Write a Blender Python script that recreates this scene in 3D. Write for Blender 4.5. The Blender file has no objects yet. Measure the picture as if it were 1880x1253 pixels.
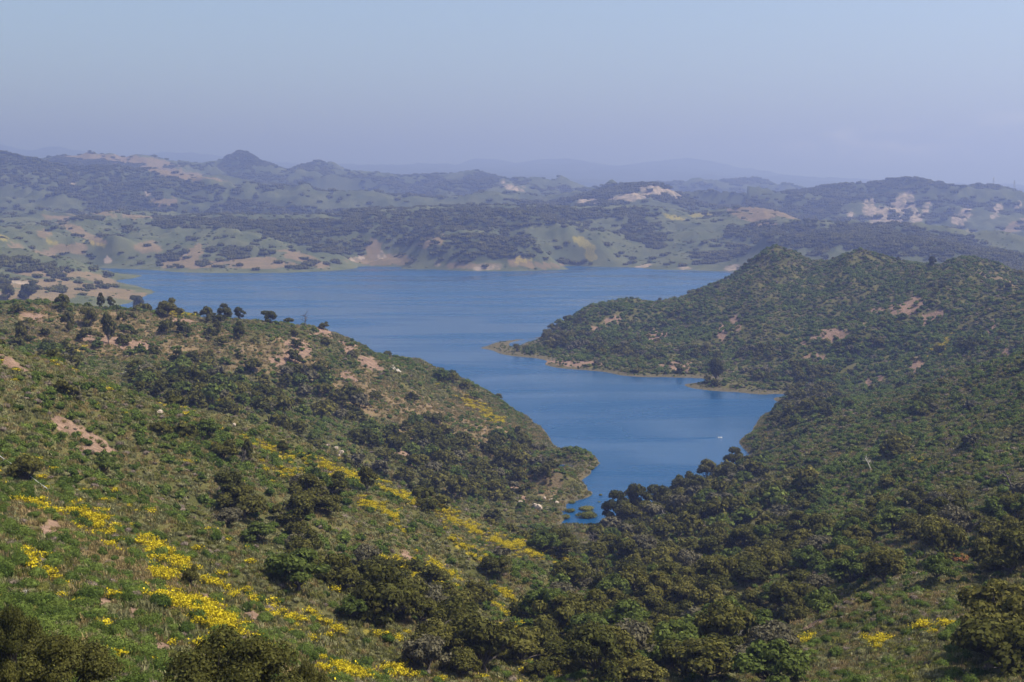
import bpy, math, random
import numpy as np
from mathutils import Vector

random.seed(7)
RNG = np.random.default_rng(7)
S = bpy.context.scene
C = S.collection

# ------------------------------------------------------------------ camera
F = 2600.0                       # focal length in pixels of a 1880 px wide frame
CU, CV, VH = 940.0, 626.5, 370.0 # frame centre and eye level row
ZC = 160.0                       # camera height above the lake
PITCH = math.atan((CV - VH) / F)
SP, CP = math.sin(PITCH), math.cos(PITCH)
cam = bpy.data.cameras.new('camera')
cam.sensor_fit = 'HORIZONTAL'
cam.sensor_width = 36.0
cam.lens = 36.0 * F / 1880.0
cam.clip_start = 0.5
cam.clip_end = 60000
cam_o = bpy.data.objects.new('camera', cam)
C.objects.link(cam_o)
cam_o.location = (0, 0, ZC)
cam_o.rotation_euler = (math.pi / 2 - PITCH, 0, 0)
S.camera = cam_o

# ------------------------------------------------------------------ sky, sun, exposure
SUN_EL, SUN_AZ = math.radians(55), math.radians(98)     # azimuth clockwise from straight ahead
w = bpy.data.worlds.new('World')
S.world = w
w.use_nodes = True
nt = w.node_tree
nt.nodes.clear()
wo = nt.nodes.new('ShaderNodeOutputWorld')
bg = nt.nodes.new('ShaderNodeBackground')
bg.inputs['Strength'].default_value = 0.12
sky = nt.nodes.new('ShaderNodeTexSky')
sky.sky_type = 'NISHITA'
sky.sun_disc = False
sky.sun_elevation = SUN_EL
sky.sun_rotation = SUN_AZ
sky.altitude = 300
sky.air_density = 1.0
sky.dust_density = 3.2
sky.ozone_density = 2.0
# a bank of faint low clouds along the horizon
wtc = nt.nodes.new('ShaderNodeTexCoord')
wsep = nt.nodes.new('ShaderNodeSeparateXYZ'); nt.links.new(wtc.outputs['Generated'], wsep.inputs[0])
wmap = nt.nodes.new('ShaderNodeMapping'); wmap.inputs['Scale'].default_value = (1.0, 1.0, 3.2); wmap.inputs['Location'].default_value = (0.62, 0.4, 0.1)
nt.links.new(wtc.outputs['Generated'], wmap.inputs['Vector'])
wno = nt.nodes.new('ShaderNodeTexNoise'); wno.inputs['Scale'].default_value = 14.0; wno.inputs['Detail'].default_value = 7.0; wno.inputs['Roughness'].default_value = 0.55
nt.links.new(wmap.outputs[0], wno.inputs['Vector'])
wr = nt.nodes.new('ShaderNodeMapRange'); wr.interpolation_type = 'SMOOTHSTEP'; wr.inputs['From Min'].default_value = 0.46; wr.inputs['From Max'].default_value = 0.72
nt.links.new(wno.outputs['Fac'], wr.inputs['Value'])
we1 = nt.nodes.new('ShaderNodeMapRange'); we1.interpolation_type = 'SMOOTHSTEP'; we1.inputs['From Min'].default_value = 0.02; we1.inputs['From Max'].default_value = 0.05
we2 = nt.nodes.new('ShaderNodeMapRange'); we2.interpolation_type = 'SMOOTHSTEP'; we2.inputs['From Min'].default_value = 0.062; we2.inputs['From Max'].default_value = 0.04
for e_ in (we1, we2): nt.links.new(wsep.outputs['Z'], e_.inputs['Value'])
wm1 = nt.nodes.new('ShaderNodeMath'); wm1.operation = 'MULTIPLY'; nt.links.new(we1.outputs[0], wm1.inputs[0]); nt.links.new(we2.outputs[0], wm1.inputs[1])
wm2 = nt.nodes.new('ShaderNodeMath'); wm2.operation = 'MULTIPLY'; nt.links.new(wm1.outputs[0], wm2.inputs[0]); nt.links.new(wr.outputs[0], wm2.inputs[1])
wex = nt.nodes.new('ShaderNodeMapRange'); wex.interpolation_type = 'SMOOTHSTEP'; wex.inputs['From Min'].default_value = 0.08; wex.inputs['From Max'].default_value = 0.28
nt.links.new(wsep.outputs['X'], wex.inputs['Value'])
wmz = nt.nodes.new('ShaderNodeMath'); wmz.operation = 'MULTIPLY'; nt.links.new(wm2.outputs[0], wmz.inputs[0]); nt.links.new(wex.outputs[0], wmz.inputs[1])
wm3 = nt.nodes.new('ShaderNodeMath'); wm3.operation = 'MULTIPLY'; wm3.inputs[1].default_value = 0.6; nt.links.new(wmz.outputs[0], wm3.inputs[0])
wmx = nt.nodes.new('ShaderNodeMix'); wmx.data_type = 'RGBA'; wmx.inputs['B'].default_value = (11.0, 10.0, 10.0, 1)
nt.links.new(wm3.outputs[0], wmx.inputs['Factor']); nt.links.new(sky.outputs[0], wmx.inputs['A'])
nt.links.new(wmx.outputs['Result'], bg.inputs['Color'])
nt.links.new(bg.outputs[0], wo.inputs['Surface'])

sun = bpy.data.lights.new('sun', 'SUN')
sun.energy = 5.0
sun.angle = math.radians(0.53)
sun.color = (1.0, 0.94, 0.85)
sun_o = bpy.data.objects.new('sun', sun)
C.objects.link(sun_o)
sd = Vector((math.sin(SUN_AZ) * math.cos(SUN_EL), math.cos(SUN_AZ) * math.cos(SUN_EL), math.sin(SUN_EL)))
sun_o.rotation_euler = (-sd).to_track_quat('-Z', 'Y').to_euler()
sun_o.location = sd * 3000

vs = S.view_settings
vs.view_transform = 'Standard'
vs.look = 'None'
vs.exposure = 0.6
vs.gamma = 1.0
vs.use_curve_mapping = False
S.render.engine = 'CYCLES'
cy = S.cycles
cy.max_bounces = 3
cy.diffuse_bounces = 2
cy.glossy_bounces = 2
cy.transmission_bounces = 2
cy.volume_bounces = 0
cy.transparent_max_bounces = 4
cy.use_adaptive_sampling = True
cy.adaptive_threshold = 0.02
cy.caustics_reflective = False
cy.caustics_refractive = False
cy.sample_clamp_indirect = 4.0
cy.use_denoising = True

# ------------------------------------------------------------------ numeric helpers
def smooth(a, b, x):
    t = np.clip((x - a) / (b - a), 0, 1)
    return t * t * (3 - 2 * t)

_perm = np.random.default_rng(11).permutation(4096)
_ang = np.random.default_rng(12).uniform(0, 2 * np.pi, 4096)
_gx, _gy = np.cos(_ang), np.sin(_ang)

def perlin(x, y, seed=0):
    x = np.asarray(x, float); y = np.asarray(y, float)
    xi = np.floor(x).astype(np.int64); yi = np.floor(y).astype(np.int64)
    xf = x - xi; yf = y - yi
    u = xf * xf * xf * (xf * (xf * 6 - 15) + 10); v = yf * yf * yf * (yf * (yf * 6 - 15) + 10)
    def g(i, j):
        h = _perm[(_perm[(xi + i + seed * 131) & 4095] + yi + j) & 4095]
        return _gx[h] * (xf - i) + _gy[h] * (yf - j)
    a, b, c, d = g(0, 0), g(1, 0), g(0, 1), g(1, 1)
    return 1.5 * ((a + (b - a) * u) + ((c + (d - c) * u) - (a + (b - a) * u)) * v)

def fbm(x, y, lam, octs, seed=0, gain=0.5):
    s = 0; a = 1.0; n = 0
    for k in range(octs):
        s = s + a * perlin(x / lam + 17.3 * k, y / lam - 9.1 * k, seed + k); n += a
        a *= gain; lam *= 0.5
    return s / n

def ridged(x, y, lam, octs, seed=0, gain=0.5):
    s = 0; a = 1.0; n = 0
    for k in range(octs):
        s = s + a * (1 - 2.0 * np.abs(perlin(x / lam + 5.7 * k, y / lam + 3.3 * k, seed + k))); n += a
        a *= gain; lam *= 0.5
    return s / n

def ray(u, v):
    a, b = (u - CU) / F, (CV - v) / F
    return a, CP + SP * b, -SP + CP * b
def pix_at(u, v, d):             # point seen at pixel (u, v), d metres ahead
    X, Y, Z = ray(u, v)
    return X / Y * d, d, ZC + Z / Y * d
def project(x, y, z):
    zz = z - ZC
    dep = np.maximum(y * CP - zz * SP, 1e-3)
    b = (zz * CP + y * SP) / dep
    return CU + F * x / dep, CV - F * b, dep
def shore(u, v):                 # pixel of the water's edge -> point at level 0
    X, Y, Z = ray(u, v)
    t = -ZC / Z
    return X * t, Y * t, 0.0

# ------------------------------------------------------------------ terrain: survey points
PTS = []
def P(*rows):
    for u, v, d in rows: PTS.append(pix_at(u, v, d))
def SH(*rows):
    for u, v in rows: PTS.append(shore(u, v))
def Z(*rows):                    # pixel column, distance, height
    for u, d, z in rows: PTS.append(((u - CU) / F / CP * d, d, z))
def bed(*rows):
    for u, v in rows:
        x, y, _ = shore(u, v); PTS.append((x, y, -9.0))

# water's edge, near inlet and both arms
SH((1030, 965), (1062, 972), (1100, 966), (1120, 958), (1180, 946), (1250, 917), (1300, 890), (1350, 862), (1378, 838), (1356, 812),
   (1378, 796), (1386, 778), (1405, 760), (1428, 738), (1440, 724), (1390, 724), (1325, 719), (1262, 711), (1300, 700), (1225, 693), (1148, 690),
   (1108, 683), (1020, 675), (1005, 664), (935, 653), (884, 640), (900, 634))
SH((1087, 906), (1068, 884), (1092, 858), (1040, 828), (1002, 795), (985, 778))
bed((1078, 948), (1066, 958), (1080, 935), (1120, 905), (1180, 860), (1250, 800), (1320, 760), (1150, 740), (1050, 760), (1250, 740), (1000, 700), (900, 680), (950, 620),
    (800, 650), (760, 620), (850, 590), (650, 590), (500, 560), (700, 550), (1000, 560), (1200, 535), (1280, 520), (1140, 850), (350, 545), (400, 520), (300, 515), (600, 515),
    (800, 515), (1000, 515), (1150, 510), (1330, 840), (1360, 750), (1390, 745))
def bank(*rows):
    for u, v, z in rows:
        x, y, _ = shore(u, v); PTS.append((x, y, z))
bank((1330, 711, 3.0), (1390, 715, 3.0), (1300, 707, 2.0), (1430, 718, 3.0), (1200, 687, 4), (1120, 678, 4), (1040, 668, 3.5), (960, 650, 3), (920, 641, 1.5), (1020, 925, 2.2), (1000, 925, 3.5), (980, 915, 5), (1010, 910, 4), (1035, 935, 1.0), (1000, 940, 3), (1072, 857, 2.5), (1055, 852, 5), (1030, 845, 8), (1066, 903, 1.6), (1045, 906, 3), (1020, 900, 5), (1030, 950, 1.2), (1012, 950, 2.5), (1020, 980, 2.0), (1075, 985, 2.2), (1125, 975, 3), (1040, 868, 3.5), (1035, 885, 4), (1108, 990, 3))
# back shores (hidden)
Z((950, 1640, 0), (1060, 1820, 0), (1180, 1950, 0), (1330, 2050, 0), (1420, 2250, 0), (1560, 2600, 12), (1750, 2500, 15), (1000, 1720, -4), (1150, 2060, -6), (1330, 2200, -6))
Z((940, 1090, -5), (860, 1160, -2), (760, 1210, 0), (620, 1230, 0), (480, 1240, 0), (300, 1250, 0), (150, 1300, 2), (0, 1350, 8), (620, 1330, -7), (300, 1400, -6), (100, 1700, -4), (0, 1900, 2), (200, 1900, -6), (-150, 1500, 20))
# left middle promontory
SH((238, 556), (262, 546), (284, 537), (262, 529), (215, 515), (192, 502), (176, 492))
P((0, 528, 2380), (100, 530, 2420), (180, 536, 2400), (0, 512, 2600), (120, 514, 2650), (0, 474, 2900), (60, 480, 2900), (130, 488, 2900), (-150, 470, 2900), (-150, 500, 2600))
Z((60, 3150, 14), (120, 3200, 4), (0, 3200, 22))
# far shore
SH((176, 491.5), (300, 498), (430, 502), (560, 500), (640, 495), (656, 490), (700, 487), (740, 491), (800, 495), (900, 498.5), (1000, 497), (1040, 493), (1060, 489), (1150, 491), (1200, 495), (1280, 497), (1340, 499))
Z((1400, 3150, 2), (1460, 2900, 4))
# hills behind the lake
P((0, 462, 3300), (60, 440, 3600), (0, 430, 3700), (140, 430, 3800), (190, 446, 3650), (220, 455, 3500), (320, 462, 3560), (250, 470, 3480), (400, 470, 3430), (360, 455, 3540), (480, 478, 3330), (520, 462, 3500), (560, 452, 3640), (600, 478, 3400), (620, 450, 3700), (640, 478, 3480),
  (700, 450, 3700), (700, 475, 3540), (790, 442, 3560), (780, 470, 3400), (860, 430, 3560), (870, 470, 3330), (940, 408, 3800), (1000, 425, 3700), (1060, 430, 3700), (1100, 462, 3540), (990, 470, 3350), (1130, 470, 3560), (1150, 440, 3850), (1250, 440, 3800), (1240, 475, 3480), (1300, 450, 3650), (1400, 430, 3700), (1330, 478, 3430), (1380, 470, 3350), (1440, 450, 3300))
P((0, 404, 4000), (60, 401, 4000), (130, 398, 4150), (200, 388, 4300), (270, 386, 4350), (400, 393, 4300), (560, 393, 4300), (700, 383, 4400), (800, 378, 4400), (900, 378, 4400), (1000, 378, 4400), (1100, 378, 4350), (1180, 375, 4300), (1250, 383, 4250), (1340, 380, 4200), (1420, 388, 4150), (1500, 409, 4050), (1545, 425, 3900),
  (1620, 418, 3500), (1700, 430, 3400), (1780, 445, 3250), (1880, 473, 3050), (2050, 500, 2900), (1560, 430, 3500), (1500, 440, 3400), (1650, 450, 3100), (1750, 470, 2950))
P((-200, 405, 4000), (-200, 440, 3500))
Z((-200, 4900, 70), (0, 4800, 70), (200, 4900, 70), (400, 4850, 70), (600, 4850, 70), (800, 4900, 70), (950, 4900, 70), (1150, 4700, 70), (1300, 4700, 60), (1450, 4600, 40), (1600, 4200, 30), (1750, 3900, 25), (1900, 3700, 20), (2100, 3500, 20))
# left far range: front
P((-150, 385, 5400), (0, 385, 5400), (150, 380, 5400), (300, 380, 5400), (450, 378, 5400), (600, 374, 5450), (0, 330, 5900), (150, 330, 5850), (300, 335, 5850), (420, 345, 5800), (520, 352, 5800))
P((-200, 285, 6300), (0, 282, 6300), (60, 284, 6300), (110, 296, 6250), (180, 302, 6250), (260, 308, 6250), (340, 318, 6250), (420, 326, 6200), (500, 338, 6150), (600, 358, 6050), (700, 372, 5900))
Z((-200, 6900, 250), (0, 6900, 250), (200, 6900, 240), (400, 6900, 210), (600, 6700, 170), (800, 6300, 130), (1000, 6000, 110))
P((-100, 280, 7700), (90, 292, 7700), (170, 280, 7700), (210, 287, 7700), (235, 292, 7700), (255, 283, 7700), (290, 287, 7700), (330, 297, 7800), (380, 298, 7900), (410, 288, 8000), (440, 277, 8000), (470, 287, 8000), (520, 306, 8100), (560, 297, 8300), (590, 290, 8300), (615, 292, 8300), (645, 310, 8200), (700, 320, 8000), (760, 324, 8000), (820, 322, 8000), (870, 316, 8200), (910, 326, 8300), (960, 332, 8500), (1030, 330, 9000), (1070, 338, 9000), (1120, 352, 9000), (1000, 350, 7600), (900, 345, 7300), (780, 348, 7100))
Z((0, 10000, 250), (300, 10500, 240), (600, 10500, 230), (900, 10500, 220), (1150, 10800, 220), (1400, 11500, 200), (1700, 9500, 140), (2000, 9500, 140), (0, 13000, 280), (500, 13000, 280), (1000, 13000, 280), (1500, 13000, 220), (2000, 13000, 220))
# rocky hill and right far range
P((1030, 368, 5150), (1080, 354, 5250), (1130, 342, 5300), (1180, 334, 5300), (1220, 339, 5300), (1260, 353, 5250), (1310, 372, 5150), (1100, 376, 4980), (1170, 372, 4950), (1240, 376, 4950))
P((1200, 364, 6600), (1300, 358, 6400), (1420, 353, 6200), (1500, 347, 6000), (1560, 337, 5900), (1620, 328, 5900), (1680, 327, 5900), (1740, 339, 5850), (1800, 338, 5800), (1830, 341, 5800), (1880, 353, 5700), (2050, 370, 5600),
  (1560, 365, 5500), (1650, 368, 5450), (1750, 372, 5400), (1850, 380, 5350), (1450, 385, 5400), (1580, 405, 5000), (1680, 410, 4950), (1780, 415, 4900), (1880, 425, 4800), (1380, 372, 5600))
Z((1300, 7200, 110), (1500, 7000, 110), (1700, 7000, 110), (1950, 7000, 110))
P((1220, 343, 9300), (1280, 337, 9300), (1330, 337, 9300), (1390, 333, 9300), (1430, 344, 9300), (1500, 356, 9200))
# faint farthest ranges
P((-200, 272, 22500), (0, 270, 22500), (60, 276, 22500), (110, 270, 22500), (160, 278, 22500), (230, 286, 22500), (300, 279, 22500), (360, 282, 22500), (430, 296, 22500), (520, 298, 22500), (600, 306, 22500), (680, 303, 22500), (760, 307, 22500), (820, 298, 22500), (870, 292, 22500), (930, 297, 22500), (980, 302, 22500), (1040, 293, 22500), (1100, 300, 22500), (1160, 304, 22500), (1230, 300, 22500), (1300, 312, 22500), (1400, 322, 22500), (1500, 335, 22500), (1700, 345, 22500), (2000, 345, 22500))
# right peninsula
P((940, 628, 1570), (1000, 612, 1620), (1080, 572, 1650), (1150, 556, 1680), (1200, 562, 1690), (1260, 550, 1720), (1340, 516, 1760), (1378, 484, 1770), (1430, 463, 1760), (1470, 478, 1740), (1510, 488, 1720), (1580, 472, 1680), (1640, 488, 1640), (1700, 498, 1600), (1770, 482, 1540), (1830, 492, 1500), (1880, 512, 1460), (2050, 520, 1400),
  (1100, 650, 1440), (1200, 640, 1440), (1200, 600, 1560), (1300, 660, 1380), (1330, 600, 1520), (1400, 680, 1280), (1420, 560, 1560), (1480, 640, 1330), (1520, 590, 1440), (1520, 700, 1190), (1600, 560, 1440), (1620, 650, 1230), (1700, 560, 1370), (1720, 640, 1180), (1800, 580, 1270), (1880, 600, 1180), (1470, 750, 1060), (1600, 730, 1060), (1750, 670, 1060), (1880, 640, 1020), (2050, 620, 1000))
Z((1450, 2050, 40), (1600, 2000, 40), (1750, 1950, 38), (1900, 1900, 36), (2100, 1900, 36))
# nearer right spur and its face
P((1880, 655, 800), (1780, 705, 800), (1680, 745, 800), (1580, 785, 800), (1480, 815, 820), (1410, 840, 840), (2050, 600, 780))
Z((1500, 930, 20), (1620, 930, 28), (1750, 925, 38), (1900, 920, 48))
P((1360, 885, 740), (1450, 890, 680), (1550, 860, 690), (1700, 820, 650), (1850, 780, 620), (1250, 950, 640), (1350, 940, 600), (1500, 940, 560), (1650, 910, 530), (1800, 870, 510), (1880, 860, 500), (1200, 1010, 560), (1350, 1020, 490), (1500, 1020, 450), (1650, 1000, 410), (1800, 990, 380), (1880, 980, 370), (2050, 900, 380))
P((1250, 1110, 400), (1400, 1110, 370), (1550, 1110, 330), (1700, 1100, 290), (1880, 1090, 260), (1200, 1190, 310), (1400, 1190, 280), (1600, 1190, 250), (1800, 1190, 215), (1200, 1270, 240), (1500, 1270, 220), (1750, 1270, 180), (1950, 1270, 160))
# valley to the inlet
P((1090, 1000, 660), (1020, 1000, 640), (1110, 1050, 550), (1080, 1110, 440), (1060, 1180, 340), (1000, 1270, 240), (1150, 980, 670))
# left hill with oaks along its crest
P((-200, 535, 850), (0, 555, 860), (100, 566, 880), (200, 574, 900), (300, 584, 920), (420, 590, 950), (500, 598, 965), (600, 612, 990), (625, 624, 1000), (680, 658, 1030), (710, 664, 1040), (780, 664, 1040), (850, 698, 1030), (900, 728, 1025), (950, 758, 1020), (980, 776, 1018))
P((-100, 620, 740), (50, 620, 780), (200, 630, 800), (350, 650, 820), (480, 660, 850), (600, 680, 880), (700, 720, 900), (800, 750, 920), (900, 790, 900), (980, 830, 880), (1040, 860, 850),
  (0, 680, 660), (130, 690, 690), (260, 700, 720), (400, 720, 740), (520, 740, 770), (640, 780, 790), (760, 800, 810), (880, 850, 800), (960, 880, 790), (1020, 900, 775),
  (420, 770, 650), (550, 810, 670), (680, 850, 690), (800, 880, 710), (920, 920, 720), (980, 930, 730), (1010, 955, 710), (250, 740, 620), (100, 715, 580), (900, 960, 670), (960, 985, 640))
# near left spur
P((-150, 600, 400), (0, 655, 430), (100, 705, 440), (200, 748, 450), (320, 780, 460), (430, 812, 470), (540, 845, 480), (640, 882, 490), (740, 922, 500), (840, 962, 510), (930, 995, 530), (1000, 1020, 545))
Z((100, 520, 72), (250, 540, 52), (450, 560, 36), (600, 580, 25), (750, 595, 18), (880, 605, 12))
P((0, 770, 330), (150, 810, 345), (300, 850, 360), (450, 890, 370), (600, 940, 375), (750, 1000, 385), (880, 1040, 400), (980, 1070, 420), (0, 870, 260), (150, 910, 270), (300, 950, 285), (450, 1000, 290), (600, 1050, 300), (750, 1090, 310), (900, 1130, 325),
  (0, 935, 215), (120, 955, 218), (280, 1020, 215), (420, 1085, 210), (540, 1135, 212), (640, 1180, 215), (760, 1200, 225), (880, 1230, 240), (-150, 900, 215),
  (0, 1060, 160), (150, 1090, 165), (300, 1130, 165), (420, 1180, 165), (560, 1230, 175), (-150, 1050, 150), (0, 1180, 118), (150, 1200, 120), (300, 1240, 122), (450, 1280, 130), (700, 1280, 185), (-200, 1200, 110))
for th in (-0.45, -0.2, 0, 0.2, 0.45):
    for r_, z_ in ((2.5, 158.2), (6, 156.6), (12, 153.0), (30, 144.0), (60, 132.0)):
        PTS.append((r_ * math.sin(th), r_ * math.cos(th), z_))
PTS = np.array(PTS)

# ------------------------------------------------------------------ terrain: surface through the points
def polar(x, y): return np.arctan2(x, y), np.log(np.hypot(x, y))
pt, pl = polar(PTS[:, 0], PTS[:, 1])
def kern(r2): return 0.5 * r2 * np.log(r2 + 1e-12)
N = len(PTS)
A = np.zeros((N + 3, N + 3))
A[:N, :N] = kern((pt[:, None] - pt[None]) ** 2 + (pl[:, None] - pl[None]) ** 2)
A[:N, :N] += np.eye(N) * 1e-8
A[:N, N] = 1; A[:N, N + 1] = pt; A[:N, N + 2] = pl
A[N:, :N] = A[:N, N:].T
# heights are fitted relative to distance so near and far ground keep the same smoothness
WSC = np.exp(pl)
coef = np.linalg.solve(A, np.concatenate([(PTS[:, 2] - ZC) / WSC, [0, 0, 0]]))
def surf(t, l):
    out = np.empty(t.shape)
    for i in range(0, t.size, 20000):
        tt, ll = t.flat[i:i + 20000], l.flat[i:i + 20000]
        k = kern((tt[:, None] - pt[None]) ** 2 + (ll[:, None] - pl[None]) ** 2)
        out.flat[i:i + 20000] = (k @ coef[:N] + coef[N] + coef[N + 1] * tt + coef[N + 2] * ll) * np.exp(ll) + ZC
    return out

RMAX = 26500.0
inner = np.linspace(-0.40, 0.40, 421)
outer = np.concatenate([np.linspace(0.40, 0.8, 30)[1:], np.linspace(0.8, math.pi, 50)[1:]])
TH = np.concatenate([-outer[::-1], inner, outer])
LR = np.concatenate([np.linspace(math.log(2), math.log(90), 60)[:-1], np.linspace(math.log(90), math.log(1900), 470)[:-1], np.linspace(math.log(1900), math.log(2600), 45)[:-1], np.linspace(math.log(2600), math.log(6800), 270)[:-1], np.linspace(math.log(6800), math.log(RMAX), 170)])
T2, L2 = np.meshgrid(TH, LR)
R2 = np.exp(L2)
X2, Y2 = R2 * np.sin(T2), R2 * np.cos(T2)
Tc = np.clip(T2, -0.55, 0.55)
H2 = surf(Tc, L2)
base_far = 150 - 0.10 * np.minimum(R2, 600) + 60 * smooth(1500, 8000, R2) * (1 + 0.6 * np.sin(T2 * 7) * np.cos(T2 * 3))
wout = smooth(0.5, 1.0, np.abs(T2))
H2 = H2 * (1 - wout) + base_far * wout

# weathering: spurs and gullies, stronger on tall far hills, none near the water
land = smooth(1.5, 22 + 30 * smooth(2200, 3200, R2), H2)
def warp(x, y): return x + 60 * fbm(x, y, 500, 2, 40), y + 60 * fbm(x + 999, y, 500, 2, 41)
wx, wy = warp(X2, Y2)
def spurs(x, y):              # 1 on spurs, -1 in gullies
    a_, b_ = warp(x, y); rr_ = np.hypot(x, y)
    return np.where(rr_ > 5000, ridged(a_, b_, 900, 3, 30, 0.6), np.where(rr_ > 2400, ridged(a_, b_, 420, 3, 20, 0.6), ridged(a_, b_, 210, 3, 50, 0.55))) - 0.15
near = fbm(wx, wy, 120, 4, 3) * 7.0 + (ridged(wx, wy, 95, 4, 9, 0.5) - 0.2) * 8.0
mid = (ridged(wx, wy, 420, 5, 20, 0.6) - 0.2) * 42 + (ridged(wx, wy, 150, 5, 26, 0.6) - 0.2) * 17
far = (ridged(wx, wy, 900, 6, 30, 0.6) - 0.25) * 105 + (ridged(wx, wy, 330, 6, 36, 0.62) - 0.25) * 46
farther = (ridged(wx, wy, 2200, 6, 33, 0.6) - 0.25) * 120
k_mid = smooth(2200, 3200, R2); k_far = smooth(4600, 5600, R2); k_ff = smooth(11500, 14000, R2)
amp = near * smooth(60, 250, R2) * (1 - k_mid) + mid * k_mid * (1 - k_far) + far * k_far * (1 - k_ff) + farther * k_ff
H2 = H2 + amp * land
pen = smooth(1150, 1300, R2) * (1 - k_mid)
H2 = H2 + pen * land * (ridged(wx, wy, 210, 5, 50, 0.55) - 0.2) * 22.0
H2 = H2 * (1 - 0.75 * smooth(23800, 26300, R2))
# skylines as surveyed: each range is raised or lowered until its crest meets its outline
def skyline(r0, r1, pts, veg, soft=3, rc0=None, rend=None):
    global H2
    pts = np.array(pts, float)
    rows = np.nonzero((LR > math.log(r0)) & (LR < math.log(r1)))[0]
    cols = np.arange(len(TH))
    sub = H2[rows]; tan_ = (sub - ZC) / R2[rows]
    if rc0: tan_ = np.where(np.abs(np.log(R2[rows] / rc0)) < 0.05, tan_, -9)
    j = np.argmax(tan_, 0); cur = tan_[j, cols]; hc = sub[j, cols]; rc = R2[rows][j, cols]
    ucol = CU + F * np.tan(TH) / (CP + SP * 0.05)
    vt = np.interp(ucol, pts[:, 0], pts[:, 1])
    b_ = (CV - vt) / F; a_ = (ucol - CU) / F
    tgt = (-SP + CP * b_) / np.hypot(a_, CP + SP * b_)
    dH = (tgt - cur) * rc - veg
    fade = smooth(pts[0, 0] - 120, pts[0, 0] - 10, ucol) * smooth(pts[-1, 0] + 120, pts[-1, 0] + 10, ucol) * (np.abs(TH) < 0.5)
    dH = dH * fade
    k_ = np.ones(soft) / soft; dH = np.convolve(dH, k_, 'same')
    span = 1 - np.abs(np.linspace(-1, 1, len(rows))) ** 4
    w_ = np.clip(sub / np.maximum(hc, 5.0), 0, 1) ** 2 * np.maximum(span, 0)[:, None]
    near_c = np.exp(-((np.log(R2[rows]) - np.log(rc)) / (0.55 * (math.log(r1) - math.log(r0)))) ** 2)
    H2[rows] = sub + dH[None] * w_ * near_c
    if rc0:                      # the land falls away behind the crest
        rows = np.nonzero((LR > math.log(rc0)) & (LR < math.log(rend)))[0]
        lr = np.maximum(np.log(R2[rows]) - math.log(rc0) - 0.02, 0)
        cap = ZC + (tgt[None] - veg / rc0 - 0.10 * lr) * R2[rows]
        cap = np.where(fade[None] > 0.5, cap, 1e9)
        H2[rows] = np.minimum(H2[rows], np.maximum(cap, 90 + 8 * amp[rows] / 30))
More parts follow.
